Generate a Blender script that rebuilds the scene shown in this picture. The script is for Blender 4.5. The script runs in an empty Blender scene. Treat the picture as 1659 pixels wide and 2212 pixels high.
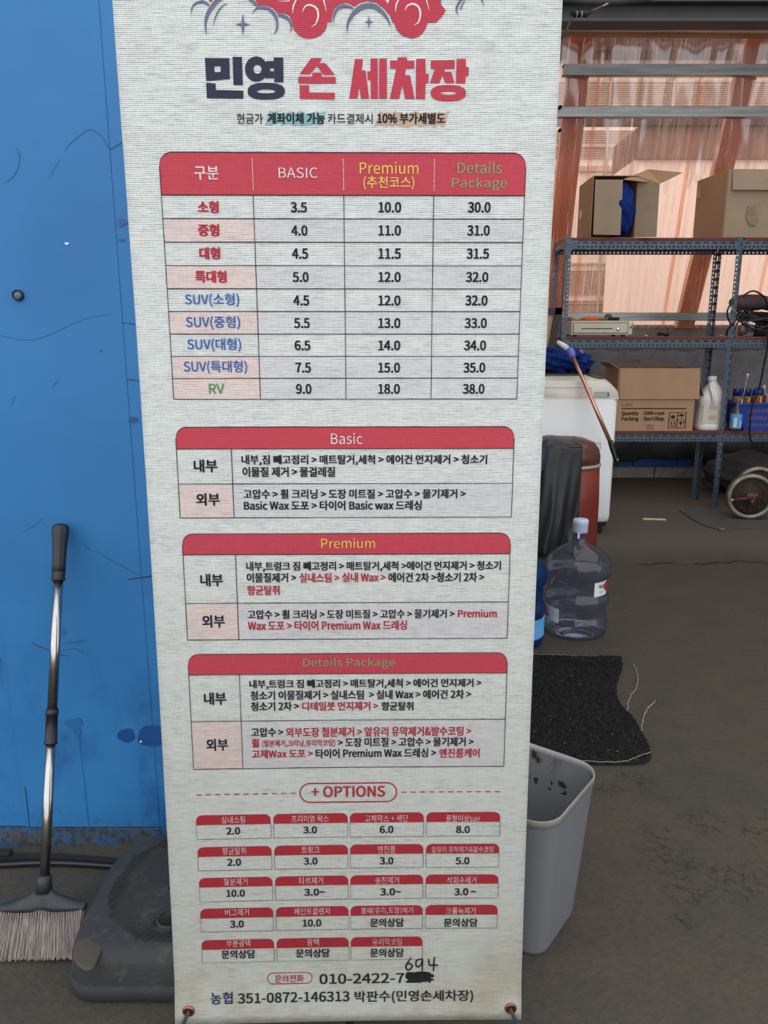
import bpy, bmesh, math, random
from mathutils import Vector, Matrix
from mathutils.geometry import tessellate_polygon
random.seed(7)
R = math.radians
PI = math.pi
scn = bpy.context.scene
C = scn.collection

# ------------------------------------------------------------------ camera, world, exposure
F = 1661.0                       # focal length in pixels of the 1659 x 2212 frame
PITCH = R(13.0)
CAMH = 1.25
cam = bpy.data.cameras.new('camera')
cam.sensor_fit = 'VERTICAL'
cam.sensor_height = 24.0
cam.lens = 24.0 * F / 2212.0
cam.clip_start = 0.02
cam.clip_end = 200
cam_o = bpy.data.objects.new('camera', cam)
cam_o.location = (0, 0, CAMH)
cam_o.rotation_euler = (R(90) - PITCH, 0, 0)
C.objects.link(cam_o)
scn.camera = cam_o

world = bpy.data.worlds.new('overcast_sky')
scn.world = world
world.use_nodes = True
wn = world.node_tree
wn.nodes.clear()
w_out = wn.nodes.new('ShaderNodeOutputWorld')
w_bg = wn.nodes.new('ShaderNodeBackground')
w_tc = wn.nodes.new('ShaderNodeTexCoord')
w_sep = wn.nodes.new('ShaderNodeSeparateXYZ')
w_rmp = wn.nodes.new('ShaderNodeValToRGB')
w_rmp.color_ramp.elements[0].position = 0.0
w_rmp.color_ramp.elements[0].color = (0.86, 0.89, 0.92, 1)
w_rmp.color_ramp.elements[1].position = 0.9
w_rmp.color_ramp.elements[1].color = (1.0, 1.02, 1.05, 1)
wn.links.new(w_tc.outputs['Generated'], w_sep.inputs[0])
wn.links.new(w_sep.outputs[2], w_rmp.inputs[0])
wn.links.new(w_rmp.outputs[0], w_bg.inputs[0])
wn.links.new(w_bg.outputs[0], w_out.inputs[0])
w_bg.inputs[1].default_value = 1.0

scn.view_settings.view_transform = 'Standard'
scn.view_settings.look = 'None'
scn.view_settings.gamma = 1.0
scn.view_settings.use_curve_mapping = False
scn.view_settings.exposure = 0.95

# ------------------------------------------------------------------ camera geometry (pixel -> place)
SP, CP = math.sin(PITCH), math.cos(PITCH)
def ray(px, py):
    a = (px - 829.5) / F; b = (py - 1106.0) / F
    return Vector((a, CP - b * SP, -SP - b * CP))
def at(px, py, Y):
    d = ray(px, py); t = Y / d.y
    return Vector((d.x * t, Y, CAMH + d.z * t))
def fl(px, py, h=0.0):
    d = ray(px, py); t = (h - CAMH) / d.z
    return Vector((d.x * t, d.y * t, h))
def proj_y(p):
    q = Vector(p) - Vector((0, 0, CAMH))
    zc = q.y * CP - q.z * SP; yc = -q.z * CP - q.y * SP
    return 1106 + F * yc / zc
def along(P0, P1, py):
    lo, hi = -0.3, 1.3
    P0 = Vector(P0); P1 = Vector(P1)
    s = 1 if proj_y(P0) > proj_y(P1) else -1
    for _ in range(50):
        m = (lo + hi) / 2
        if (proj_y(P0.lerp(P1, m)) - py) * s > 0: lo = m
        else: hi = m
    return P0 + (P1 - P0) * lo

# ------------------------------------------------------------------ material helpers
def lin(c):
    out = []
    for v in c[:3]:
        v = v / 255.0
        out.append(v / 12.92 if v <= 0.04045 else ((v + 0.055) / 1.055) ** 2.4)
    return tuple(out) + (1.0,)
class NT:
    def __init__(s, name):
        s.m = bpy.data.materials.new(name); s.m.use_nodes = True
        s.t = s.m.node_tree; s.t.nodes.clear()
        s.out = s.t.nodes.new('ShaderNodeOutputMaterial')
    def n(s, typ, **kw):
        nd = s.t.nodes.new('ShaderNode' + typ)
        for k, v in kw.items(): setattr(nd, k, v)
        return nd
    def l(s, a, b): s.t.links.new(a, b)
    def val(s, sock, v):
        if hasattr(v, 'is_linked'): s.l(v, sock)
        else: sock.default_value = v
    def math(s, op, a, b=None, c=None, clamp=False):
        nd = s.n('Math', operation=op); nd.use_clamp = clamp
        s.val(nd.inputs[0], a)
        if b is not None: s.val(nd.inputs[1], b)
        if c is not None: s.val(nd.inputs[2], c)
        return nd.outputs[0]
    def mix(s, f, a, b, typ='MIX'):
        nd = s.n('Mix', data_type='RGBA', blend_type=typ)
        s.val(nd.inputs[0], f); s.val(nd.inputs[6], a); s.val(nd.inputs[7], b)
        return nd.outputs[2]
    def noise(s, vec, scale, detail=3, rough=0.55, dist=0.0):
        nd = s.n('TexNoise'); s.l(vec, nd.inputs['Vector'])
        nd.inputs['Scale'].default_value = scale; nd.inputs['Detail'].default_value = detail
        nd.inputs['Roughness'].default_value = rough; nd.inputs['Distortion'].default_value = dist
        return nd.outputs[0]
    def mapping(s, vec, scale=(1, 1, 1), loc=(0, 0, 0), rot=(0, 0, 0)):
        nd = s.n('Mapping'); s.l(vec, nd.inputs[0])
        nd.inputs['Scale'].default_value = scale; nd.inputs['Location'].default_value = loc
        nd.inputs['Rotation'].default_value = rot
        return nd.outputs[0]
    def ramp(s, f, stops):
        nd = s.n('ValToRGB'); s.l(f, nd.inputs[0])
        e = nd.color_ramp.elements
        while len(e) < len(stops): e.new(0.5)
        for i, (p, c) in enumerate(stops):
            e[i].position = p; e[i].color = c if len(c) == 4 else tuple(c) + (1,)
        return nd.outputs[0]
    def step(s, f, lo, hi):
        nd = s.n('MapRange', interpolation_type='SMOOTHSTEP'); s.l(f, nd.inputs[0])
        nd.inputs[1].default_value = lo; nd.inputs[2].default_value = hi
        return nd.outputs[0]
    def bsdf(s, col, rough=0.6, metal=0.0, spec=0.5, bump=None, bd=0.002, coat=0.0):
        p = s.n('BsdfPrincipled')
        s.val(p.inputs['Base Color'], col); s.val(p.inputs['Roughness'], rough)
        p.inputs['Metallic'].default_value = metal
        p.inputs['Specular IOR Level'].default_value = spec
        p.inputs['Coat Weight'].default_value = coat
        if bump is not None:
            b = s.n('Bump'); s.l(bump, b.inputs['Height']); b.inputs['Distance'].default_value = bd
            s.l(b.outputs[0], p.inputs['Normal'])
        return p
    def fin(s, sh):
        s.l(sh if not hasattr(sh, 'outputs') else sh.outputs[0], s.out.inputs[0]); return s.m
WHITE = (1, 1, 1, 1); BLACK = (0, 0, 0, 1)
def simple(name, rgb, rough=0.6, metal=0.0, spec=0.5, var=0.12, vs=6.0, bump=0.0, bs=60.0, dirt=0.0, dirtc=(60, 52, 44), stretch=(1, 1, 1), coat=0.0):
    n = NT(name); tc = n.n('TexCoord').outputs['Object']
    v = n.mapping(tc, stretch)
    nz = n.noise(v, vs, 4)
    c = lin(rgb)
    d = tuple(x * (1 - var) for x in c[:3]) + (1,); b = tuple(min(1, x * (1 + var)) for x in c[:3]) + (1,)
    col = n.ramp(nz, [(0.3, d), (0.7, b)])
    if dirt > 0:
        m = n.step(n.noise(v, vs * 2.3, 6, 0.7), 0.52, 0.72)
        col = n.mix(n.math('MULTIPLY', m, dirt), col, lin(dirtc))
    bm = n.noise(v, bs, 3) if bump > 0 else None
    return n.fin(n.bsdf(col, rough, metal, spec, bm, bump, coat))

# ------------------------------------------------------------------ mesh helpers
class MB:
    def __init__(s): s.v = []; s.f = []; s.sm = []
    def add(s, vs, fs, smooth=False):
        o = len(s.v); s.v.extend(Vector(p) for p in vs)
        for f in fs: s.f.append(tuple(o + i for i in f)); s.sm.append(smooth)
        return s
    def box(s, c, size, rot=None, taper=1.0):
        c = Vector(c); hx, hy, hz = size[0] / 2, size[1] / 2, size[2] / 2
        ps = []
        for z in (-1, 1):
            t = taper if z > 0 else 1
            for x, y in ((-1, -1), (1, -1), (1, 1), (-1, 1)):
                ps.append(Vector((x * hx * t, y * hy * t, z * hz)))
        if rot is not None: ps = [rot @ p for p in ps]
        return s.add([c + p for p in ps], [(3, 2, 1, 0), (4, 5, 6, 7), (0, 1, 5, 4), (1, 2, 6, 5), (2, 3, 7, 6), (3, 0, 4, 7)])
    def box2(s, a, b):
        a = Vector(a); b = Vector(b)
        return s.box((a + b) / 2, (abs(b.x - a.x), abs(b.y - a.y), abs(b.z - a.z)))
    def lathe(s, prof, c=(0, 0, 0), seg=24, sx=1.0, sy=1.0, rot=None, cap=True, smooth=True):
        c = Vector(c); vs = []; fs = []
        for (r, z) in prof:
            for k in range(seg):
                a = 2 * PI * k / seg
                p = Vector((r * math.cos(a) * sx, r * math.sin(a) * sy, z))
                vs.append(c + (rot @ p if rot is not None else p))
        n = len(prof)
        for i in range(n - 1):
            for k in range(seg):
                k2 = (k + 1) % seg
                fs.append((i * seg + k, i * seg + k2, (i + 1) * seg + k2, (i + 1) * seg + k))
        if cap:
            fs.append(tuple(range(seg - 1, -1, -1))); fs.append(tuple((n - 1) * seg + k for k in range(seg)))
        return s.add(vs, fs, smooth)
    def tube(s, pts, r, seg=8, cap=True, smooth=True):
        pts = [Vector(p) for p in pts]; n = len(pts)
        rs = r if isinstance(r, (list, tuple)) else [r] * n
        vs = []; fs = []; up = None
        for i in range(n):
            d = (pts[min(i + 1, n - 1)] - pts[max(i - 1, 0)]).normalized()
            if up is None:
                up = Vector((0, 0, 1)) if abs(d.z) < 0.9 else Vector((0, 1, 0))
            x = d.cross(up)
            if x.length < 1e-5: x = d.cross(Vector((1, 0, 0)))
            x.normalize(); y = x.cross(d).normalized(); up = y
            for k in range(seg):
                a = 2 * PI * k / seg
                vs.append(pts[i] + (x * math.cos(a) + y * math.sin(a)) * rs[i])
        for i in range(n - 1):
            for k in range(seg):
                k2 = (k + 1) % seg
                fs.append((i * seg + k, i * seg + k2, (i + 1) * seg + k2, (i + 1) * seg + k))
        if cap:
            fs.append(tuple(range(seg - 1, -1, -1))); fs.append(tuple((n - 1) * seg + k for k in range(seg)))
        return s.add(vs, fs, smooth)
    def loft(s, loops, cap=True, smooth=True):
        k = len(loops[0]); vs = []; fs = []
        for lp in loops: vs.extend(lp)
        for i in range(len(loops) - 1):
            for j in range(k):
                j2 = (j + 1) % k
                fs.append((i * k + j, i * k + j2, (i + 1) * k + j2, (i + 1) * k + j))
        if cap:
            fs.append(tuple(range(k - 1, -1, -1))); fs.append(tuple((len(loops) - 1) * k + j for j in range(k)))
        return s.add(vs, fs, smooth)
    def prism(s, poly, fn, d0, d1):
        """poly: 2D points; fn(u, v, d) -> 3D; solid between depths d0 and d1"""
        n = len(poly); tri = tessellate_polygon([[Vector((p[0], p[1], 0)) for p in poly]])
        vs = [fn(p[0], p[1], d0) for p in poly] + [fn(p[0], p[1], d1) for p in poly]
        fs = [tuple(t) for t in tri] + [tuple(i + n for i in t[::-1]) for t in tri]
        fs += [(i, (i + 1) % n, (i + 1) % n + n, i + n) for i in range(n)]
        return s.add(vs, fs)
    def grid(s, fn, nu, nv, smooth=True):
        vs = [fn(i / nu, j / nv) for j in range(nv + 1) for i in range(nu + 1)]
        fs = [(j * (nu + 1) + i, j * (nu + 1) + i + 1, (j + 1) * (nu + 1) + i + 1, (j + 1) * (nu + 1) + i) for j in range(nv) for i in range(nu)]
        return s.add(vs, fs, smooth)
    def build(s, name, mat, parent=None, bevel=0.0, seg=2, solid=0.0, sub=0, fixn=True, angle=40):
        me = bpy.data.meshes.new(name)
        org = Vector((0, 0, 0))
        p = parent
        while p is not None: org = org + p.location; p = p.parent
        me.from_pydata([tuple(v - org) for v in s.v], [], s.f)
        me.polygons.foreach_set('use_smooth', s.sm)
        if fixn:
            bm = bmesh.new(); bm.from_mesh(me); bmesh.ops.recalc_face_normals(bm, faces=bm.faces); bm.to_mesh(me); bm.free()
        me.update()
        if mat: me.materials.append(mat)
        o = bpy.data.objects.new(name, me); C.objects.link(o)
        if parent is not None: o.parent = parent
        if solid:
            md = o.modifiers.new('solid', 'SOLIDIFY'); md.thickness = solid; md.offset = 0
        if bevel:
            md = o.modifiers.new('bevel', 'BEVEL'); md.width = bevel; md.segments = seg; md.limit_method = 'ANGLE'; md.angle_limit = R(angle)
        if sub:
            md = o.modifiers.new('sub', 'SUBSURF'); md.levels = sub; md.render_levels = sub
        return o
def tag(o, label=None, cat=None, group=None, kind=None):
    if label: o['label'] = label
    if cat: o['category'] = cat
    if group: o['group'] = group
    if kind: o['kind'] = kind
    return o
def thing(name, loc, label, cat, group=None):
    o = bpy.data.objects.new(name, None); C.objects.link(o); o.location = loc
    o.empty_display_size = 0.05
    return tag(o, label, cat, group)
def rrect(x0, x1, y0, y1, r, n=5):
    """rounded rectangle, counter-clockwise"""
    pts = []
    for cx, cy, a0 in ((x1 - r, y0 + r, -90), (x1 - r, y1 - r, 0), (x0 + r, y1 - r, 90), (x0 + r, y0 + r, 180)):
        for k in range(n + 1):
            a = R(a0 + 90 * k / n); pts.append((cx + r * math.cos(a), cy + r * math.sin(a)))
    return pts
def smoothline(pts, n=6):
    """Catmull-Rom through tuples of any length"""
    out = []; P = [tuple(map(float, p)) for p in pts]; m = len(P)
    for i in range(m - 1):
        p0 = P[max(i - 1, 0)]; p1 = P[i]; p2 = P[i + 1]; p3 = P[min(i + 2, m - 1)]
        for k in range(n):
            t = k / n
            out.append(tuple(0.5 * (2 * b + (c - a) * t + (2 * a - 5 * b + 4 * c - d) * t * t + (3 * b - a - 3 * c + d) * t ** 3) for a, b, c, d in zip(p0, p1, p2, p3)))
    out.append(P[-1]); return out

# ------------------------------------------------------------------ materials
def weave(name, rgb, hole, holestr, dirt=True, rough=0.75):
    """printed mesh fabric: 2.2 x 2.4 mm open weave with darker pores"""
    n = NT(name); tc = n.n('TexCoord').outputs['Object']
    sep = n.n('SeparateXYZ'); n.l(tc, sep.inputs[0])
    wob = n.noise(tc, 14, 2)
    x = n.math('ADD', n.math('MULTIPLY', sep.outputs[0], 1 / 0.00218), n.math('MULTIPLY', wob, 1.2))
    z = n.math('ADD', n.math('MULTIPLY', sep.outputs[2], 1 / 0.00240), n.math('MULTIPLY', n.noise(tc, 9, 2), 1.5))
    fx = n.math('ABSOLUTE', n.math('SUBTRACT', n.math('FRACT', x), 0.5))
    fz = n.math('ABSOLUTE', n.math('SUBTRACT', n.math('FRACT', z), 0.5))
    # thread irregularity: long horizontal slubs, row by row
    slub = n.noise(n.mapping(tc, (42, 1, 417)), 1.0, 3, 0.65)
    slub = n.math('ADD', slub, n.math('MULTIPLY', n.math('SUBTRACT', n.noise(n.mapping(tc, (9, 1, 60)), 1.0, 3, 0.6), 0.5), 0.35))
    slub2 = n.noise(n.mapping(tc, (420, 1, 60)), 1.0, 2, 0.6)
    rad = n.math('ADD', 0.25, n.math('MULTIPLY', n.math('SUBTRACT', slub, 0.5), 0.34))
    dx = n.math('POWER', n.math('DIVIDE', fx, n.math('MULTIPLY', rad, 1.25)), 2)
    dz = n.math('POWER', n.math('DIVIDE', fz, n.math('MULTIPLY', rad, 0.95)), 2)
    d = n.math('SQRT', n.math('ADD', dx, dz))
    mask = n.math('SUBTRACT', 1.0, n.step(d, 0.62, 1.3))
    gap = n.math('MULTIPLY', n.math('SUBTRACT', 1.0, n.step(fz, 0.05, 0.24)), n.step(slub, 0.50, 0.74))
    mask = n.math('MAXIMUM', mask, n.math('MULTIPLY', gap, 0.75))
    mask = n.math('MULTIPLY', mask, holestr, clamp=True)
    thr = n.math('ADD', 0.92, n.math('MULTIPLY', n.math('SUBTRACT', slub2, 0.5), 0.25))
    base = n.mix(1.0, lin(rgb), n.n('CombineColor').outputs[0], 'MULTIPLY')
    cc = base.node.inputs[7].links[0].from_node
    for i in range(3): n.l(thr, cc.inputs[i])
    if dirt:  # grime, together with a painted fall-off of light down the banner
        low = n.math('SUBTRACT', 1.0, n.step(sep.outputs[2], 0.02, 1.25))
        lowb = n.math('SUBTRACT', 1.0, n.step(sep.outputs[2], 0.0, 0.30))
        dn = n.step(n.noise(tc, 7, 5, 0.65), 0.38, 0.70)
        base = n.mix(n.math('MULTIPLY', low, 1.0), base, (0.62, 0.61, 0.565, 1), 'MULTIPLY')  # weaker light toward the foot, painted into the colour
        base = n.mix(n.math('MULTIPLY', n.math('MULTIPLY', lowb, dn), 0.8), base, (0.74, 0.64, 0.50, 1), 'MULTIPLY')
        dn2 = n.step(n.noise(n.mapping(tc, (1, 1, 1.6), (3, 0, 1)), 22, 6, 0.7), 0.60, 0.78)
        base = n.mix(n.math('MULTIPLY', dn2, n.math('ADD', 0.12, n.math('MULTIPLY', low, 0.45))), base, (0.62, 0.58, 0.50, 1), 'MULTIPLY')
    col = n.mix(mask, base, lin(hole))
    h = n.math('SUBTRACT', 1.0, mask)
    return n.fin(n.bsdf(col, rough, 0, 0.3, h, 0.0003))
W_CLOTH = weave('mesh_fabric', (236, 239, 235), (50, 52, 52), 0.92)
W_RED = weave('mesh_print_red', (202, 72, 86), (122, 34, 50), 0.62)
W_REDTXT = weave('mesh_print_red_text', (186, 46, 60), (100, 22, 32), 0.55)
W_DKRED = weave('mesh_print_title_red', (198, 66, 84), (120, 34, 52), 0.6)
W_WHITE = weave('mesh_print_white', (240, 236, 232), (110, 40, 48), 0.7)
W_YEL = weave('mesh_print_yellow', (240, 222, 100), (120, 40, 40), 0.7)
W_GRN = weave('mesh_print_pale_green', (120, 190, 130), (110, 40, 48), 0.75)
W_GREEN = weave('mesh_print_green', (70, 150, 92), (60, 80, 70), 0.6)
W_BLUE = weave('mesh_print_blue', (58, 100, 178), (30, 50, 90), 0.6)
W_BLACK = weave('mesh_print_black', (26, 27, 34), (10, 10, 12), 0.6, dirt=False)
W_NAVY = weave('mesh_print_navy', (38, 34, 74), (20, 20, 40), 0.6, dirt=False)
W_SLATE = weave('mesh_print_slate', (52, 54, 74), (28, 28, 40), 0.6, dirt=False)
W_GREY = weave('mesh_print_cloud_grey', (112, 118, 142), (70, 74, 88), 0.6, dirt=False)
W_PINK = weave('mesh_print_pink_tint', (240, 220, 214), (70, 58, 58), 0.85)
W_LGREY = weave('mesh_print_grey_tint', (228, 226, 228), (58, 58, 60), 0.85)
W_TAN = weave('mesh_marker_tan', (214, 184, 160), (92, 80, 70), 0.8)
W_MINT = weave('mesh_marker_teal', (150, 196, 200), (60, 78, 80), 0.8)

def mk_bluewall():
    n = NT('blue_painted_steel'); tc = n.n('TexCoord').outputs['Object']
    a = n.noise(tc, 2.2, 4); b = n.noise(tc, 38, 6, 0.75)
    col = n.ramp(a, [(0.3, lin((44, 110, 166))), (0.7, lin((50, 120, 178)))])
    col = n.mix(n.math('MULTIPLY', n.step(b, 0.62, 0.74), 0.35), col, lin((40, 76, 112)))
    sep = n.n('SeparateXYZ'); n.l(tc, sep.inputs[0])
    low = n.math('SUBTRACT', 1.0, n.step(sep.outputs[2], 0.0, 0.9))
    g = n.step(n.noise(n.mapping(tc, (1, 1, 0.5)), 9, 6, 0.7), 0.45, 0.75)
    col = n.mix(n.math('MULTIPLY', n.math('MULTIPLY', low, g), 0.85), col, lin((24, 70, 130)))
    lowest = n.math('SUBTRACT', 1.0, n.step(sep.outputs[2], 0.03, 0.16))
    rust = n.step(n.noise(tc, 30, 6, 0.75), 0.56, 0.66)
    col = n.mix(n.math('MULTIPLY', n.math('MULTIPLY', lowest, rust), 0.8), col, lin((72, 62, 46)))
    return n.fin(n.bsdf(col, 0.5, 0, 0.35, n.noise(tc, 5, 2), 0.004))
M_BLUE = mk_bluewall()
M_BLUED = simple('dark_blue_paint', (28, 74, 134), 0.4)
M_BLUEF = simple('faint_blue_drip', (40, 98, 156), 0.4)
M_SCR = simple('scratch_blue', (20, 56, 96), 0.6)
def mk_kick():
    n = NT('rusty_blue_kick_strip'); tc = n.n('TexCoord').outputs['Object']
    r = n.step(n.noise(n.mapping(tc, (1, 1, 2)), 24, 7, 0.75), 0.42, 0.62)
    r2 = n.step(n.noise(tc, 60, 5, 0.7), 0.5, 0.6)
    col = n.mix(r, lin((44, 80, 114)), lin((72, 68, 58)))
    col = n.mix(n.math('MULTIPLY', r2, 0.5), col, lin((38, 30, 22)))
    return n.fin(n.bsdf(col, 0.7, 0, 0.3, r2, 0.001))
M_KICK = mk_kick()

def mk_floor():
    n = NT('worn_concrete_floor'); tc = n.n('TexCoord').outputs['Object']
    sep = n.n('SeparateXYZ'); n.l(tc, sep.inputs[0])
    X, Y = sep.outputs[0], sep.outputs[1]
    a = n.noise(tc, 1.6, 5, 0.6); b = n.noise(tc, 7, 5, 0.65); c = n.noise(tc, 60, 4, 0.7); e = n.noise(tc, 260, 3, 0.7)
    col = n.ramp(a, [(0.32, lin((62, 58, 50))), (0.5, lin((72, 65, 56))), (0.68, lin((56, 59, 52)))])
    col = n.mix(n.math('MULTIPLY', n.step(b, 0.35, 0.7), 0.45), col, lin((74, 66, 56)))
    col = n.mix(n.math('MULTIPLY', n.step(b, 0.55, 0.30), 0.30), col, lin((44, 46, 40)))
    col = n.mix(n.math('MULTIPLY', n.step(c, 0.35, 0.70), 0.5), col, lin((50, 46, 40)))
    col = n.mix(n.math('MULTIPLY', n.step(e, 0.62, 0.72), 0.35), col, lin((128, 122, 110)))
    col = n.mix(n.math('MULTIPLY', n.step(n.noise(n.mapping(tc, loc=(4, 2, 0)), 26, 5, 0.8), 0.70, 0.76), 0.5), col, lin((150, 146, 134)))
    # cracked joint across the floor, browner cement beyond it
    wv = n.noise(n.mapping(tc, (1, 0.05, 1)), 2.6, 6, 0.6)
    f = n.math('SUBTRACT', Y, n.math('ADD', 3.93, n.math('MULTIPLY', wv, 0.40)))
    gate = n.step(X, 0.4, 0.9)
    far = n.math('MULTIPLY', n.step(f, -0.05, 0.5), gate)
    col = n.mix(n.math('MULTIPLY', far, 0.6), col, lin((100, 93, 85)))
    crack = n.math('MULTIPLY', n.math('SUBTRACT', 1.0, n.step(n.math('ABSOLUTE', f), 0.004, 0.022)), gate)
    crack = n.math('MULTIPLY', crack, n.step(n.noise(tc, 5, 3), 0.36, 0.52))
    col = n.mix(n.math('MULTIPLY', crack, 0.85), col, lin((30, 27, 24)))
    # oily tyre marks
    dn = n.step(n.noise(n.mapping(tc, rot=(0, 0, 0.5)), 58, 6, 0.8), 0.49, 0.56)
    dn = n.math('MULTIPLY', dn, n.step(n.noise(n.mapping(tc, loc=(2, 7, 0)), 16, 3, 0.6), 0.38, 0.52))
    tot = None
    for (px, py, rr) in ((1440, 1855, .085), (1515, 1775, .07), (1590, 1905, .075), (1485, 1925, .06), (1478, 1990, .03), (1640, 1790, .07), (1310, 1705, .04), (1420, 1800, .05), (1370, 1690, .06)):
        p = fl(px, py)
        q = n.math('SQRT', n.math('ADD', n.math('POWER', n.math('SUBTRACT', X, p.x), 2), n.math('POWER', n.math('SUBTRACT', Y, p.y), 2)))
        g = n.math('SUBTRACT', 1.0, n.step(q, rr * 0.5, rr * 1.3))
        tot = g if tot is None else n.math('MAXIMUM', tot, g)
    col = n.mix(n.math('MULTIPLY', n.math('MULTIPLY', tot, dn), 0.85), col, lin((36, 30, 25)))
    h = n.math('ADD', n.math('MULTIPLY', c, 0.6), n.math('MULTIPLY', crack, -2.5))
    return n.fin(n.bsdf(col, 0.72, 0, 0.35, h, 0.004))
M_FLOOR = mk_floor()
M_DARKWALL = simple('dark_grey_wall', (136, 130, 124), 0.85, var=0.15, bump=0.003, bs=30)
M_TARP = simple('grey_felt_sheet', (140, 141, 146), 0.9, var=0.2, vs=5, bump=0.004, bs=40, dirt=0.4, dirtc=(50, 48, 46))
M_BLKTARP = simple('black_tarpaulin', (62, 62, 65), 0.6, var=0.3, vs=8, bump=0.006, bs=18)
M_BLOCK = simple('cement_block', (158, 152, 144), 0.9, var=0.2, vs=14, bump=0.004, bs=90, dirt=0.5, dirtc=(82, 74, 66))
M_BLOCKB = simple('blue_painted_block', (38, 92, 160), 0.8, var=0.2, vs=14, bump=0.003, bs=90, dirt=0.5, dirtc=(40, 56, 78))
M_CEIL = simple('dark_ceiling_sheet', (60, 61, 64), 0.8)
M_BEAM = simple('grey_steel_beam', (66, 68, 70), 0.6, var=0.15, vs=4, bump=0.001)
M_GALV = simple('galvanised_steel', (150, 152, 152), 0.38, metal=0.65, var=0.25, vs=5, stretch=(0.5, 1, 6), dirt=0.35, dirtc=(88, 88, 84))
M_WOOD = simple('brown_timber', (176, 134, 102), 0.7, var=0.25, vs=6, stretch=(0.4, 1, 8))
M_POSTR = simple('redbrown_steel_post', (226, 172, 142), 0.6, var=0.15)
M_RACK = simple('bluegrey_slotted_steel', (76, 92, 106), 0.45, metal=0.25, var=0.12, vs=9, dirt=0.2)
M_BOARD = simple('red_brown_shelf_board', (110, 46, 40), 0.65, var=0.25, vs=8, stretch=(0.6, 1, 1), dirt=0.4, dirtc=(84, 64, 52))
M_CARD = simple('cardboard', (172, 138, 108), 0.85, var=0.07, vs=5, stretch=(1, 1, 0.4), bump=0.0006, bs=120, dirt=0.12, dirtc=(120, 92, 70))
M_CARD2 = simple('greyish_cardboard', (160, 142, 120), 0.85, var=0.08, vs=5, bump=0.0006, bs=120, dirt=0.15, dirtc=(118, 98, 78))
M_INK = simple('black_ink', (34, 28, 24), 0.8)
M_TAPE = simple('brown_packing_tape', (140, 112, 84), 0.25, var=0.2, vs=20)
M_BLUECLOTH = simple('royal_blue_microfibre', (26, 52, 118), 0.95, spec=0.1, var=0.25, vs=40, bump=0.006, bs=160)
M_BEIGE = simple('beige_metal_case', (196, 190, 172), 0.5, var=0.07, vs=8, dirt=0.25, dirtc=(140, 124, 104))
M_BLACK = simple('black_plastic', (24, 24, 27), 0.42, var=0.2, vs=12)
M_BLACKM = simple('matt_black', (14, 14, 15), 0.8)
M_ORANGE = simple('orange_plastic', (214, 98, 38), 0.45)
M_CHROME = simple('chromed_steel', (200, 198, 196), 0.18, metal=1.0, var=0.15, vs=10, stretch=(1, 1, 0.3))
M_PIPE = simple('stainless_pole', (176, 172, 168), 0.22, metal=1.0, var=0.22, vs=14, bump=0.0008, bs=14)
M_COPPER = simple('copper_tinted_pole', (216, 164, 140), 0.24, metal=0.85, var=0.15, vs=8)
M_GROM = simple('copper_grommet', (150, 92, 66), 0.35, metal=0.9, var=0.35, vs=60)
M_CORD = simple('dark_grey_cord', (50, 53, 62), 0.8, var=0.15, vs=60, bump=0.0008, bs=400)
M_WASH = simple('white_enamel', (222, 226, 228), 0.35, var=0.03, vs=3, dirt=0.05, dirtc=(170, 166, 156))
M_WASHT = simple('offwhite_plastic_top', (212, 208, 200), 0.4, var=0.05, vs=5, dirt=0.3, dirtc=(160, 146, 132))
M_SMOKE = simple('smoked_plastic', (72, 66, 62), 0.15, var=0.2, vs=8)
M_STICK = simple('pale_sticker', (200, 200, 198), 0.6)
M_GREYTXT = simple('grey_print', (112, 112, 112), 0.8)
M_MAROON = simple('maroon_plastic', (124, 50, 38), 0.4, var=0.12, vs=5, dirt=0.15, dirtc=(80, 44, 34))
M_MAROOND = simple('dark_maroon_lid', (92, 52, 46), 0.35, var=0.12, vs=5, dirt=0.2, dirtc=(110, 84, 74))
M_BAND = simple('pale_band', (170, 160, 150), 0.4)
M_BAG = simple('black_bin_liner', (30, 31, 34), 0.38, var=0.15, vs=6, bump=0.005, bs=7, stretch=(2, 1, 0.6))
def mk_plaid():
    n = NT('navy_plaid_cloth'); tc = n.n('TexCoord').outputs['Object']
    sep = n.n('SeparateXYZ'); n.l(tc, sep.inputs[0])
    a = n.step(n.math('ABSOLUTE', n.math('SUBTRACT', n.math('FRACT', n.math('MULTIPLY', sep.outputs[0], 60)), 0.5)), 0.34, 0.42)
    b = n.step(n.math('ABSOLUTE', n.math('SUBTRACT', n.math('FRACT', n.math('MULTIPLY', sep.outputs[2], 60)), 0.5)), 0.34, 0.42)
    col = n.mix(n.math('MULTIPLY', n.math('MAXIMUM', a, b), 0.5), lin((36, 40, 62)), lin((120, 124, 140)))
    return n.fin(n.bsdf(col, 0.9))
M_PLAID = mk_plaid()
M_LAVENDER = simple('lavender_plastic', (104, 116, 214), 0.45)
M_WPLAST = simple('white_plastic', (226, 226, 224), 0.45, var=0.06, vs=20, dirt=0.15, dirtc=(170, 160, 146))
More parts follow.
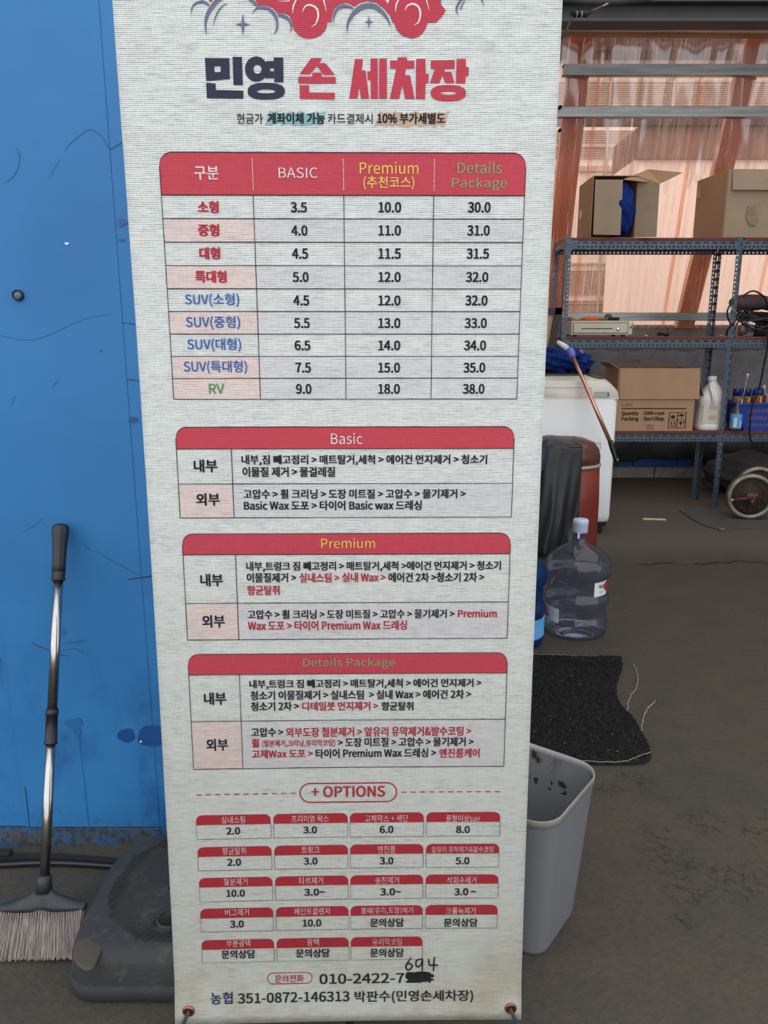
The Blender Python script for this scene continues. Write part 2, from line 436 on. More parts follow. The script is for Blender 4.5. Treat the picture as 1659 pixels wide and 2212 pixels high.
def tinted(name, rgb, gloss=0.10, rough=0.03, edge=0.5, haze=None, hazew=0.0, bump=None, streak=0.0):
    """thin clear plastic: tinted see-through, fresnel gloss, optional milky scatter"""
    n = NT(name); tc = n.n('TexCoord').outputs['Object']
    tr = n.n('BsdfTransparent'); tr.inputs[0].default_value = tuple(rgb) + (1,)
    gl = n.n('BsdfGlossy'); gl.inputs['Roughness'].default_value = rough
    lw = n.n('LayerWeight'); lw.inputs[0].default_value = 0.35
    fac = n.math('ADD', gloss, n.math('MULTIPLY', lw.outputs['Fresnel'], edge), clamp=True)
    if bump:
        sc, dist, st = bump
        b = n.n('Bump'); b.inputs['Distance'].default_value = dist
        n.l(n.noise(n.mapping(tc, st), sc, 3), b.inputs['Height'])
        n.l(b.outputs[0], gl.inputs['Normal']); n.l(b.outputs[0], lw.inputs['Normal'])
    sh = tr.outputs[0]
    if hazew > 0:
        df = n.n('BsdfDiffuse'); df.inputs[0].default_value = tuple(haze) + (1,)
        tl = n.n('BsdfTranslucent'); tl.inputs[0].default_value = tuple(haze) + (1,)
        ad = n.n('MixShader'); ad.inputs[0].default_value = 0.6; n.l(df.outputs[0], ad.inputs[1]); n.l(tl.outputs[0], ad.inputs[2])
        mx = n.n('MixShader'); mx.inputs[0].default_value = hazew
        if streak:
            sk = n.math('MULTIPLY', n.step(n.noise(n.mapping(tc, (34, 1, .8)), 1.0, 4, .65), .40, .66), streak)
            n.l(n.math('ADD', hazew, sk, clamp=True), mx.inputs[0])
        n.l(sh, mx.inputs[1]); n.l(ad.outputs[0], mx.inputs[2]); sh = mx.outputs[0]
    m2 = n.n('MixShader'); n.l(fac, m2.inputs[0]); n.l(sh, m2.inputs[1]); n.l(gl.outputs[0], m2.inputs[2])
    return n.fin(m2)
M_SHEET = tinted('pink_tinted_pvc_sheet', (1.0, 0.70, 0.585), 0.04, 0.08, 0.5, (0.98, 0.70, 0.58), 0.05, bump=(1.0, 0.12, (22, 1, 1.6)), streak=0.22)
M_FILM = tinted('clear_crinkled_film', (0.97, 0.95, 0.94), 0.12, 0.10, 0.25)
M_ADDROOF = tinted('added_roof_sheet', (0.97, 0.90, 0.86), 0.02, 0.2, 0.1, (0.9, 0.82, 0.78), 0.25)
M_JUG = tinted('blue_grey_bottle_plastic', (0.66, 0.71, 0.82), 0.03, 0.05, 0.35, (0.26, 0.30, 0.40), 0.14)
M_JUG2 = tinted('deep_blue_bottle_plastic', (0.10, 0.28, 0.62), 0.02, 0.06, 0.30, (0.05, 0.16, 0.42), 0.30)
M_CLEAR = tinted('clear_plastic', (0.82, 0.84, 0.84), 0.05, 0.05, 0.4, (0.6, 0.6, 0.6), 0.10)
M_CAPW = simple('milky_blue_cap', (176, 188, 212), 0.4)
M_BINGREY = simple('grey_polythene', (104, 105, 109), 0.5, var=0.05, vs=5, stretch=(1, 1, .3), dirt=0.22, dirtc=(84, 84, 86))
M_BINDIRT = simple('soiled_grey_inside', (108, 108, 111), 0.6, var=0.1, vs=6, dirt=0.7, dirtc=(58, 44, 36), stretch=(1, 1, 0.5))
M_RIM = simple('worn_grey_rim', (140, 138, 134), 0.6, var=0.15, vs=20, dirt=0.4, dirtc=(98, 92, 84))
M_MAT = simple('black_carpet_backing', (17, 17, 19), 0.95)
M_PILE = simple('black_pile', (22, 23, 25), 0.9, var=0.4, vs=60)
M_THREAD = simple('white_thread', (170, 168, 160), 0.9)
M_BASE = simple('dark_grey_rubber', (46, 48, 49), 0.75, var=0.16, vs=9, bump=0.0015, bs=120, dirt=0.65, dirtc=(84, 78, 67))
M_BASED = simple('dusty_patch', (72, 66, 57), 0.95, var=0.12, vs=20)
M_BROOM = simple('black_broom_plastic', (36, 38, 44), 0.5, var=0.25, vs=20, dirt=0.25, dirtc=(84, 82, 80))
M_BRIS = simple('grey_bristle', (136, 125, 120), 0.7, var=0.3, vs=90, stretch=(1, 1, 0.1))
M_SIDING = simple('white_siding', (250, 247, 240), 0.7, var=0.02)
M_SIDLINE = simple('grey_siding_line', (206, 190, 178), 0.8)
M_EAVE = simple('brown_eave', (74, 54, 46), 0.8)
M_SHED = simple('grey_brown_shed', (142, 116, 104), 0.8)
M_CANB = simple('blue_cap', (30, 40, 120), 0.3)
M_CANY = simple('yellow_can', (206, 170, 40), 0.4, var=0.2, vs=30)
M_CANR = simple('red_can_band', (170, 50, 40), 0.4)
M_BASKET = simple('blue_basket_plastic', (24, 58, 168), 0.45)
M_LABELB = simple('sky_blue_label', (92, 160, 216), 0.5, var=0.15, vs=30)
M_LABELW = simple('white_label', (222, 224, 228), 0.5)
M_LABELC = simple('cream_label', (216, 206, 190), 0.6, var=0.05)
M_CABLE = simple('dusty_dark_cable', (56, 50, 46), 0.8, var=0.25, vs=12)
M_IRONRIM = simple('worn_chrome_rim', (142, 136, 122), 0.42, metal=0.6, var=0.3, vs=14, dirt=0.4, dirtc=(96, 84, 62))
M_PLATE = simple('rusty_black_plate', (50, 42, 34), 0.8, var=0.3, vs=30)
M_REDPAINT = simple('faded_red_paint', (92, 34, 36), 0.8, var=0.3, vs=60)
M_RUST = simple('rusty_iron', (108, 76, 62), 0.75, var=0.3, vs=40)
M_RUBBER = simple('dusty_black_rubber', (78, 74, 70), 0.9, var=0.15, vs=10, bump=0.002, bs=100)
M_SCRAP = simple('pale_wood_scrap', (196, 184, 160), 0.8, var=0.15, vs=30)
M_FRAME = simple('dark_brown_frame', (54, 44, 42), 0.6)
M_PANEL = simple('tan_hardboard', (192, 160, 128), 0.8, var=0.06)
M_LEAF = simple('dry_leaf', (150, 84, 50), 0.8)
M_OUTG = simple('outside_ground', (150, 146, 138), 0.9)
M_OUTW = simple('grey_inner_wall', (176, 172, 166), 0.85)

# ------------------------------------------------------------------ setting
YW = 1.705                                        # blue front wall
def struct(o, **k): o['kind'] = 'structure'; return o
fm = MB(); fm.grid(lambda u, v: Vector((-9 + 18 * u, -9 + 15.9 * v, 0)), 30, 30, False)
struct(fm.build('floor', M_FLOOR))
# outside ground behind the building
struct(MB().box2((-10, 6.9, -0.1), (14, 30, -0.002)).build('trim_1', M_OUTG))
# ceiling and side walls of the garage
ce = MB(); RX0, RX1, RY0, RY1 = 0.3, 4.4, 2.1, 5.45
for a, b in (((0.02, YW), (4.7, RY0)), ((0.02, RY1), (4.7, 6.9)), ((0.02, RY0), (RX0, RY1)), ((RX1, RY0), (4.7, RY1))): ce.box2((a[0], a[1], 3.72), (b[0], b[1], 3.80))
struct(ce.build('ceiling', M_CEIL))
rl = MB(); rl.grid(lambda u, v: Vector((RX0 - .05 + (RX1 - RX0 + .1) * u, RY0 - .05 + (RY1 - RY0 + .1) * v, 3.815 + .010 * math.sin(u * 60 * PI))), 120, 2); struct(rl.build('added_roof_light', M_ADDROOF, fixn=False))  # unseen roof light, added to brighten the garage interior
struct(MB().box2((4.55, YW, 0), (4.7, 6.9, 3.72)).build('wall_right', M_OUTW))
struct(MB().box2((-0.06, YW + 0.05, 0), (0.02, 6.9, 3.72)).build('wall_inner', M_OUTW))
# blue front wall: sheet steel panels on a frame
wl = thing('wall_left', (-1.5, YW, 0), None, None); wl['kind'] = 'structure'
MB().box2((-4.0, YW + 0.015, 0), (-0.03, YW + 0.05, 3.8)).build('backing', M_BLUED, wl)
for x0, x1, dy in ((-4.0, -0.9002, 0.004), (-0.8998, -0.5633, 0), (-0.5629, -0.03, 0.0008)):
    MB().box2((x0, YW + dy, 0.044), (x1, YW + dy + 0.010, 3.8)).build('panel', M_BLUE, wl, bevel=0.0005)
kick = MB(); kick.grid(lambda u, v: Vector((-4 + 3.97 * u, YW - 0.010 - 0.006 * (1 - v), 0.0425 * v)), 60, 3, False)
kick.add([(-4, YW - 0.010, 0.0425), (-0.03, YW - 0.010, 0.0425), (-0.03, YW + 0.01, 0.0425), (-4, YW + 0.01, 0.0425)], [(0, 1, 2, 3)])
struct(kick.build('baseboard_left', M_KICK))
# marks on the blue wall (paint scratches and drips that stay where they are)
def wall_stroke(mb, pts, d=0.0006, Y=YW):
    pp = smoothline(pts, 5); vs = []
    for i, p in enumerate(pp):
        q = pp[min(i + 1, len(pp) - 1)]; o = pp[max(i - 1, 0)]
        dx, dy = q[0] - o[0], q[1] - o[1]; L = math.hypot(dx, dy) or 1
        nx, ny = -dy / L * p[2] / 2, dx / L * p[2] / 2
        vs.append(at(p[0] + nx, p[1] + ny, Y - d)); vs.append(at(p[0] - nx, p[1] - ny, Y - d))
    mb.add(vs, [(2 * i, 2 * i + 2, 2 * i + 3, 2 * i + 1) for i in range(len(pp) - 1)])
ws = MB()
for pts in ([(10, 396, .5), (28, 382, 1.2), (40, 360, 1.2), (42, 335, 1.4), (34, 318, .8)],
            [(267, 305, 1.6), (252, 314, 1.6), (236, 321, 1.6), (224, 300, 1), (206, 284, 1), (190, 281, 1), (172, 293, 1), (150, 312, 1), (140, 328, .7)],
            [(108, 383, .6), (118, 364, .8), (130, 345, .6)],
            [(0, 725, .8), (60, 735, .8), (110, 722, .8), (180, 690, .7), (240, 678, .5)],
            [(262, 697, 1.2), (293, 700, 1.4)], [(274, 820, .8), (288, 820, 1.2), (303, 824, 1.2)],
            [(69, 1385, 1), (76, 1393, 1.6), (92, 1399, 1.6), (106, 1405, 1.4), (128, 1414, 1.6), (151, 1417, .8)],
            [(136, 1391, .5), (165, 1387, 1), (192, 1382, .6)], [(130, 1406, .5), (165, 1402, .8), (183, 1413, .6)],
            [(180, 1176, .6), (186, 1183, 1), (196, 1186, .8)], [(210, 1191, .5), (240, 1210, .8), (270, 1226, .6), (300, 1243, .5)],
            [(47, 1150, .4), (75, 1135, .9), (91, 1120, .5)], [(22, 880, .5), (30, 862, .9), (33, 855, .5)],
            [(4, 1490, .5), (1, 1420, 1.0)], [(113, 840, .5), (122, 825, .8), (130, 815, .5)],
            [(54, 1700, 2), (60, 1750, 2), (63, 1786, 1.6)], [(276, 1252, 2), (310, 1247, 3), (331, 1244, 3)],
            [(90, 1960, 1), (90, 1961, 1)][:0] or [(276, 820, .5), (290, 822, 1)]):
    wall_stroke(ws, pts)
ws.build('scratch', M_SCR, wl, fixn=False)
wd = MB()
def blob(mb, cx, cy, rx, ry, Y, d=0.0008, n=22, j=0.12, sd=1):
    rn = random.Random(sd); ph = [rn.uniform(-1, 1) for _ in range(5)]
    pl = []
    for k in range(n):
        a = 2 * PI * k / n
        r = 1 + j * (math.sin(3 * a + ph[0] * 3) * .6 + math.sin(5 * a + ph[1] * 3) * .4 + ph[2] * .3 * math.sin(9 * a))
        pl.append(at(cx + rx * r * math.cos(a), cy + ry * r * math.sin(a), Y - d))
    mb.add([at(cx, cy, Y - d)] + pl, [(0, 1 + k, 1 + (k + 1) % n) for k in range(n)])
blob(wd, 273, 1589, 19, 15, YW, sd=3); blob(wd, 329, 1590, 33, 23, YW, sd=5)
blob(wd, 264, 481, 9, 8, YW, sd=6, j=.3); blob(wd, 262, 518, 8, 3, YW, sd=7); blob(wd, 288, 907, 11, 6, YW, sd=9, j=.2)
wf = MB(); blob(wf, 136, 1365, 6, 8, YW, sd=12); blob(wd, 218, 758, 2.4, 2.4, YW, sd=13)
blob(wf, 160, 1563, 20, 12, YW, sd=14, j=.25); blob(wf, 167, 1582, 8, 9, YW, d=.0011, sd=15)
wall_stroke(wf, [(170, 1590, 5), (173, 1615, 2.5), (177, 1650, 2), (182, 1690, 2), (186, 1730, 2), (193, 1793, 1.6)])
wd.build('paint_drip', M_BLUED, wl, fixn=False); wf.build('paint_drip', M_BLUEF, wl, fixn=False)
wc = MB(); blob(wc, 144, 526, 4.5, 2.6, YW, d=.0014, sd=20, j=.3); blob(wc, 304, 1602, 2.5, 2.2, YW, d=.0014, sd=21); wc.build('paint_chip', M_LABELW, wl, fixn=False)
# round capped bolt
bp = at(40, 638, YW)
bo = thing('wall_bolt', bp, 'round black-rimmed bolt cap set in the blue wall at far left', 'bolt')
rotx = Matrix.Rotation(R(90), 3, 'X')
MB().lathe([(0.0118, 0), (0.0118, 0.006), (0.010, 0.008), (0.0088, 0.006), (0.0088, 0.0)], bp, 28, rot=rotx).build('rim', M_BLACK, bo)
MB().lathe([(0.0086, 0), (0.0086, 0.005), (0.006, 0.0065), (0.0005, 0.007)], bp, 24, rot=rotx).build('cap', simple('grey_blue_cap', (86, 112, 140), 0.6, var=.3, vs=200), bo)

# back wall: cement blocks, felt sheet, pvc sheet leaning in at the top
YB = 6.78
wb = thing('wall_back', (2.3, YB, 0), None, None); wb['kind'] = 'structure'
MB().box2((0.02, YB + 0.02, 0), (4.6, YB + 0.15, 1.33)).build('masonry', M_DARKWALL, wb)
for row, (z0, z1, mt) in enumerate(((0, 0.095, M_BLOCK), (0.105, 0.29, M_BLOCKB))):
    x = 0.05 - 0.2 * row
    while x < 4.5:
        MB().box2((max(x, 0.03), YB - 0.012 + 0.004 * random.random(), z0), (min(x + 0.385, 4.54), YB + 0.03, z1)).build('block', mt, wb, bevel=0.006)
        x += 0.395
x = 0.05
while x < 4.4:                                   # top course showing as a ledge
    MB().box2((x, YB - 0.06, 1.19), (x + 0.385, YB + 0.02, 1.325 - 0.01 * random.random())).build('block', M_DARKWALL, wb, bevel=0.006)
    x += 0.395
tp = MB()
tp.grid(lambda u, v: Vector((0.3 + 4.2 * u, YB - 0.045 - 0.02 * math.sin(u * 31) * v - 0.012 * math.sin(u * 77 + 4 * v), 1.118 + 0.012 * math.sin(u * 90) * math.sin(u * 37) - (0.70) * v)), 120, 20)
tp.build('felt_sheet', M_TARP, wb, solid=0.004)
tp = MB()
tp.grid(lambda u, v: Vector((0.3 + 4.2 * u, YB - 0.08 - 0.05 * math.sin(v * PI) - 0.015 * math.sin(u * 46 + 3 * v) - 0.01 * math.sin(u * 25), 0.46 - (0.285 + 0.014 * math.sin(u * 33) + 0.01 * math.sin(u * 75)) * v)), 140, 16)
tp.build('black_tarpaulin', M_BLKTARP, wb, solid=0.004)
def shY(z): return 6.66 - 0.22 * (z - 1.32)      # plane of the leaning sheet
win = thing('window_1', (2.3, 6.6, 1.3), None, None); win['kind'] = 'structure'
NP = 6
for k in range(NP):
    x0 = 0.05 + k * 0.76; x1 = x0 + 0.80
    sm = MB()
    def sf(u, v, x0=x0, x1=x1, k=k):
        x = x0 + (x1 - x0) * u; z = 1.30 + 2.16 * v
        ph = x / 0.0635 * 2 * PI
        cr = 0.009 * math.tanh(1.8 * math.sin(ph)) / 0.95
        wr = 0.006 * math.sin(5 * z + 3 * x + k) * math.sin(2.3 * z + 9 * x)
        return Vector((x, shY(z) + cr + wr + 0.002 * (k % 2), z))
    sm.grid(sf, 150, 26)
    so = sm.build('pvc_sheet', M_SHEET, win, fixn=False)
rnf = random.Random(21)
FW = [(rnf.uniform(18, 70), rnf.uniform(0, 6.28), rnf.uniform(-.6, .6), rnf.uniform(.3, 1)) for _ in range(9)]
def film(u, v):
    x = 0.9 + 3.2 * u
    ztop = 3.40 + .010 * math.sin(x * 43) * math.sin(x * 157 + 1) + .008 * math.sin(x * 231)
    zbot = 2.42 + .10 * math.sin(x * 9) * math.sin(x * 31) + .04 * math.sin(x * 77)
    z = ztop + (zbot - ztop) * v
    d = sum(a * math.sin(f * x + p + q * z * 3) for f, p, q, a in FW) * .0042 + .007 * math.sin(z * 7 + x * 11) * math.sin(x * 19)
    return Vector((x, shY(z) - .060 + d, z))
m = MB(); m.grid(film, 560, 26); m.build('clear_film', M_FILM, win, fixn=False)
# brown posts behind the sheet
for px0, py0, px1, py1, w in ((1262, 60, 1200, 640, 0.165), (1640, 70, 1490, 700, 0.15)):
    zt, zb = 3.62, 1.30
    dt = ray(px0, py0); t = 0
    for _ in range(20):
        Yt = shY(CAMH + dt.z * (6.3 if t == 0 else t) ) ; t = (Yt) / dt.y
    xt = dt.x * t
    db = ray(px1, py1); t = 6.6 / db.y; xb = db.x * t
    zt_ = CAMH + dt.z * (shY(3.4) / dt.y); zb_ = CAMH + db.z * t
    mx = (xt - xb) / (zt_ - zb_)
    m = MB(); vs = []
    for z in (zb, zt):
        xc = xb + mx * (z - zb_); y = shY(z) + 0.03
        for dx in (-w / 2, -w / 6, w / 6, w / 2):
            vs.append((xc + dx, y + (0.018 if abs(dx) < w / 4 else 0), z))
        for dx in (w / 2, -w / 2): vs.append((xc + dx, y + 0.07, z))
    m.add(vs, [(0, 1, 7, 6), (1, 2, 8, 7), (2, 3, 9, 8), (3, 4, 10, 9), (4, 5, 11, 10), (5, 0, 6, 11), (0, 5, 4, 3, 2, 1), (6, 7, 8, 9, 10, 11)])
    m.build('post', M_POSTR, win)
# galvanised c-channel rails in front of the sheet
def rail(name, px0, py, h, Y, hh):
    p = at(px0, py, Y); z = p.z
    m = MB(); x0, x1 = p.x, 4.5
    m.box2((x0, Y, z - hh), (x1, Y + 0.0025, z + hh))
    m.box2((x0, Y, z + hh - 0.0025), (x1, Y + 0.045, z + hh)); m.box2((x0, Y, z - hh), (x1, Y + 0.045, z - hh + 0.0025))
    m.box2((x0, Y + 0.043, z + hh - 0.015), (x1, Y + 0.045, z + hh)); m.box2((x0, Y + 0.043, z - hh), (x1, Y + 0.045, z - hh + 0.015))
    m.box2((x0, Y - 0.0012, z - 0.004), (x1, Y, z + 0.004))
    return m.build('rail', M_GALV, win, bevel=0.001)
rail('rail', 1217, 150, 0, 6.10, 0.037); rail('rail', 1190, 241, 0, 6.20, 0.036); rail('rail', 1170, 684, 0, 6.50, 0.032)
for px, py, Y in ((1209, 233, 6.20), (1208, 283, 6.24)):
    MB().lathe([(0.012, 0), (0.012, 0.03), (0.006, 0.036)], at(px, py, Y), 10, rot=rotx).build('bolt', M_BLACKM, win)
# brown timber rail and steel beam under the roof
def bar(name, mat, px, y0, y1, Y, x0, x1, dep, bev=0.004, tilt=0.0, parent=None):
    a = at(px, y0, Y).z; b = at(px, y1, Y).z
    m = MB(); vs = []
    for x, dz in ((x0, 0), (x1, tilt)):
        vs += [(x, Y, b + dz), (x, Y + dep, b + dz), (x, Y + dep, a + dz), (x, Y, a + dz)]
    m.add(vs, [(0, 1, 2, 3), (7, 6, 5, 4), (0, 4, 5, 1), (1, 5, 6, 2), (2, 6, 7, 3), (3, 7, 4, 0)])
    return m.build(name, mat, parent, bevel=bev)
struct(bar('trim_2', M_WOOD, 1300, 42, 67, 5.98, 0.05, 4.5, 0.12, 0.03, -0.03))
bmo = thing('trim_3', (2.3, 5.6, 3.3), None, None); bmo['kind'] = 'structure'
bar('web', M_BEAM, 1400, 4, 42, 5.60, 0.05, 4.5, 0.012, 0.002, 0.0, bmo)
bar('flange', M_BEAM, 1400, 38, 46, 5.53, 0.05, 4.5, 0.15, 0.003, 0.0, bmo)
bar('flange', M_BEAM, 1400, -4, 3, 5.53, 0.05, 4.5, 0.15, 0.003, 0.0, bmo)

# what stands outside behind the plastic: a pale clad building and a shed
ob = thing('clad_building', (3.0, 12.0, 0), 'pale horizontally clad building seen blurred through the pink plastic sheet', 'building')
MB().box2((-3, 12.02, 0), (12, 14, 5.2)).build('wall', M_SIDING, ob)
ln = []
for py0, py1, st in ((120, 140, 5.2), (185, 232, 4.6), (283, 345, 4.8), (585, 640, 5.0), (650, 690, 4.8)):
    y = py0
    while y < py1: ln.append(y); y += st
for y in ln:
    z = at(1400, y, 12.0).z
    MB().box2((-3, 11.985, z - 0.006), (12, 12.03, z + 0.006)).build('siding_groove', M_SIDLINE, ob)
for y, hh in ((178, .012), (316, .02), (365, .035), (570, .012), (655, .01)):
    z = at(1400, y, 12.0).z
    MB().box2((-3, 11.97, z - hh), (12, 12.03, z + hh)).build('siding_joint', M_SIDLINE, ob)
for X in (0.9, 1.8, 3.2, 4.1, 5.0, 5.9):
    MB().box2((X, 11.96, 0), (X + 0.022, 12.02, 5.1)).build('batten', M_SIDLINE, ob)
za = at(1400, 108, 11.6).z
MB().box2((-3, 11.6, za), (12, 12.4, za + 0.5)).build('eave', M_EAVE, ob)
sh = thing('outdoor_shed', (5.0, 10.4, 0), 'grey-brown shed with dark gutter outside, seen through the plastic at right', 'shed')
p0 = at(1372, 345, 10.0); p1 = at(1372, 276, 10.0)
MB().box2((p0.x, 10.0, 0.0), (9, 11.0, p0.z)).build('wall', M_SIDING, sh)
MB().box2((p0.x, 9.95, p0.z), (9, 11.0, p1.z)).build('roof', M_SHED, sh)
p2 = at(1372, 252, 9.9); p3 = at(1372, 272, 9.9)
MB().box2((-3, 9.85, p3.z), (9, 9.95, p2.z)).build('gutter', M_EAVE, sh)

# ------------------------------------------------------------------ banner
PROF = [(-0.2, 1.085), (0.081, 1.103), (0.174, 1.118), (0.52, 1.138), (0.988, 1.150), (1.234, 1.1545), (1.412, 1.154), (1.51, 1.153), (1.684, 1.152), (1.88, 1.150), (2.1, 1.149)]
BX0, BX1 = -0.361, 0.239
def prof(z):
    for i in range(len(PROF) - 1):
        if z <= PROF[i + 1][0] or i == len(PROF) - 2:
            z0, y0 = PROF[i]; z1, y1 = PROF[i + 1]
            pm = PROF[max(i - 1, 0)]; pn = PROF[min(i + 2, len(PROF) - 1)]
            m0 = (y1 - pm[1]) / (z1 - pm[0]); m1 = (pn[1] - y0) / (pn[0] - z0)
            h = z1 - z0; t = (z - z0) / h
            return (2 * t ** 3 - 3 * t * t + 1) * y0 + (t ** 3 - 2 * t * t + t) * h * m0 + (-2 * t ** 3 + 3 * t * t) * y1 + (t ** 3 - t * t) * h * m1
def SY(x, z):
    t = min(max((x - BX0) / 0.6, -.1), 1.1)
    w = min(max((0.95 - z) / 0.5, 0), 1); w = w * w * (3 - 2 * w)
    top = 0.0075 * (0.5 - t)
    low = 0.0115 * (1 - t) ** 2 - 0.003
    return prof(z) - (top * (1 - w) + low * w)
def BP(px, py):
    Y = 1.15
    for _ in range(5):
        p = at(px, py, Y); Y = SY(p.x, p.z)
    return (p.x, p.z)
def BS(x, z, d=0.0): return Vector((x, SY(x, z) - d, z))
ZB = BP(740, 2206)[1]; ZT = 1.885
ban = thing('hanging_banner', ((BX0 + BX1) / 2, 1.10, ZB), 'tall white mesh fabric price banner with red Korean tables, in the centre', 'banner')
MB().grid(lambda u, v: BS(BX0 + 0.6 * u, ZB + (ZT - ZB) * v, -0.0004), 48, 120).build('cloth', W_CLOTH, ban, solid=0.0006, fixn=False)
L1, L2, L3, L4 = 0.0007, 0.0010, 0.0013, 0.0016
def X_(px, py): return BP(px, py)[0]
def Z_(py, px=740): return BP(px, py)[1]
def hstrip(mb, x0, x1, ftop, fbot, d, step=0.02):
    n = max(1, int(abs(x1 - x0) / step)); vs = []
    for i in range(n + 1):
        x = x0 + (x1 - x0) * i / n
        vs += [BS(x, fbot(x), d), BS(x, ftop(x), d)]
    mb.add(vs, [(2 * i, 2 * i + 2, 2 * i + 3, 2 * i + 1) for i in range(n)])
def rectf(mb, x0, x1, z0, z1, d):
    nz = max(1, int(abs(z1 - z0) / 0.03))
    for k in range(nz):
        a = z0 + (z1 - z0) * k / nz; b = z0 + (z1 - z0) * (k + 1) / nz
        hstrip(mb, x0, x1, lambda x: b, lambda x: a, d, 0.05)
def vline(mb, x, z0, z1, d, w=0.0010): rectf(mb, x - w / 2, x + w / 2, z0, z1, d)
def hline(mb, x0, x1, z, d, w=0.0010): rectf(mb, x0, x1, z - w / 2, z + w / 2, d)
def header(mb, x0, x1, z0, z1, r, d):
    def ft(x):
        if x < x0 + r: q = x0 + r - x
        elif x > x1 - r: q = x - (x1 - r)
        else: q = 0
        return z1 - r + math.sqrt(max(r * r - q * q, 0))
    xs = [x0 + r * (1 - math.cos(PI / 2 * k / 8)) for k in range(9)]
    n = max(1, int((x1 - x0 - 2 * r) / 0.03))
    xs += [x0 + r + (x1 - x0 - 2 * r) * k / n for k in range(1, n)]
    xs += [x1 - r * (1 - math.cos(PI / 2 * (8 - k) / 8)) for k in range(9)]
    vs = []
    for x in xs: vs += [BS(x, z0, d), BS(x, ft(x), d)]
    mb.add(vs, [(2 * i, 2 * i + 2, 2 * i + 3, 2 * i + 1) for i in range(len(xs) - 1)])
    return xs, ft
def poly(mb, pts, d, holes=(), pix=True):
    conv = (lambda p: BP(*p)) if pix else (lambda p: p)
    loops = [[conv(p) for p in pts]] + [[conv(p) for p in h] for h in holes]
    tri = tessellate_polygon([[Vector((a, b, 0)) for a, b in lp] for lp in loops])
    flat = [q for lp in loops for q in lp]
    mb.add([BS(a, b, d) for a, b in flat], [tuple(t) for t in tri])
def stroke(mb, pts, d, n=6, sc=1.0):
    pp = smoothline(pts, n) if n else [tuple(map(float, p)) for p in pts]
    vs = []
    for i, p in enumerate(pp):
        q = pp[min(i + 1, len(pp) - 1)]; o = pp[max(i - 1, 0)]
        dx, dy = q[0] - o[0], q[1] - o[1]; L = math.hypot(dx, dy) or 1
        w = max(p[2] * sc, 0.15) / 2
        nx, ny = -dy / L * w, dx / L * w
        vs.append(BS(*BP(p[0] + nx, p[1] + ny), d)); vs.append(BS(*BP(p[0] - nx, p[1] - ny), d))
    mb.add(vs, [(2 * i, 2 * i + 2, 2 * i + 3, 2 * i + 1) for i in range(len(pp) - 1)])
def ell(cx, cy, rx, ry, n=36, e=2.0):
    out = []
    for k in range(n):
        a = 2 * PI * k / n; c, s = math.cos(a), math.sin(a)
        out.append((cx + rx * math.copysign(abs(c) ** (2 / e), c), cy + ry * math.copysign(abs(s) ** (2 / e), s)))
    return out
# --- price tables
def table(rows, cols, ycol, tints, mid_cols_from=None, r=0.018):
    """rows: pixel y of header top, header bottom, then row lines; cols: pixel x at height ycol"""
    zs = [Z_(y) for y in rows]; xs = [X_(x, ycol) for x in cols]
    h = MB(); hx, ft = header(h, xs[0], xs[-1], zs[1], zs[0], r, L1)
    ho = h.build('table_header', W_RED, ban, fixn=False)
    ln = MB()
    for z in zs[1:]: hline(ln, xs[0], xs[-1], z, L2)
    for x in xs[1:-1]: vline(ln, x, zs[-1], zs[1], L2)
    for x in (xs[0], xs[-1]): vline(ln, x, zs[-1], zs[0] - r, L2)
    vs = []
    for x in hx: vs += [BS(x, ft(x) - 0.0005, L2), BS(x, ft(x) + 0.0005, L2)]
    ln.add(vs, [(2 * i, 2 * i + 2, 2 * i + 3, 2 * i + 1) for i in range(len(hx) - 1)])
    ln.build('table_rules', W_BLACK, ban, fixn=False)
    pk = MB(); gy = MB()
    for i in tints:
        rectf(pk, xs[0], xs[1], zs[i + 2], zs[i + 1], L1 * 0.6)
        rectf(gy, xs[1], xs[-1], zs[i + 2], zs[i + 1], L1 * 0.6)
    pk.build('tinted_cells', W_PINK, ban, fixn=False); gy.build('tinted_cells', W_LGREY, ban, fixn=False)
    return xs, zs
ROWS1 = [330, 422, 473, 523.5, 574, 624, 673, 721.5, 769.5, 817, 862]
xs1, zs1 = table(ROWS1, [361.5, 554.5, 745, 934, 1125], 625, [1, 3, 5, 7, 8], r=0.018)
table([922, 969, 1044.5, 1117.5], [385.5, 503, 1107], 1045, [1], r=0.017)
table([1152, 1197, 1301.5, 1380], [401, 513, 1098], 1300, [1], r=0.017)
table([1411, 1455, 1555, 1657], [413, 521, 1091.5], 1555, [1], r=0.017)
sp = MB()
for x in (546, 742, 938):
    x = X_(x, 376)
    z = Z_(343)
    while z > Z_(408): rectf(sp, x - 0.0005, x + 0.0005, z - 0.0022, z, L2); z -= 0.003
sp.build('header_divider', W_WHITE, ban, fixn=False)
# --- option boxes
ocols = [(X_(a, 1780), X_(b, 1780)) for a, b in ((424, 585), (591, 751), (756, 915), (921, 1080))]
orows = [(1756, 1777, 1807.5), (1824.6, 1845, 1875), (1891, 1911, 1941.7), (1957, 1977.6, 2006.8), (2024.5, 2045, 2073.6)]
ol = MB()
for r, (ya, yb, yc) in enumerate(orows):
    for c in range(4 if r < 4 else 3):
        x0, x1 = ocols[c]; za, zb, zc_ = Z_(ya), Z_(yb), Z_(yc)
        h = MB(); header(h, x0, x1, zb, za, 0.010, L1); h.build('option_header', W_REDTXT, ban, fixn=False)
        vline(ol, x0, zc_, zb, L2, .0007); vline(ol, x1, zc_, zb, L2, .0007); hline(ol, x0, x1, zc_, L2, .0007)
ol.build('option_rules', simple('grey_rule', (84, 84, 82), .8), ban, fixn=False)
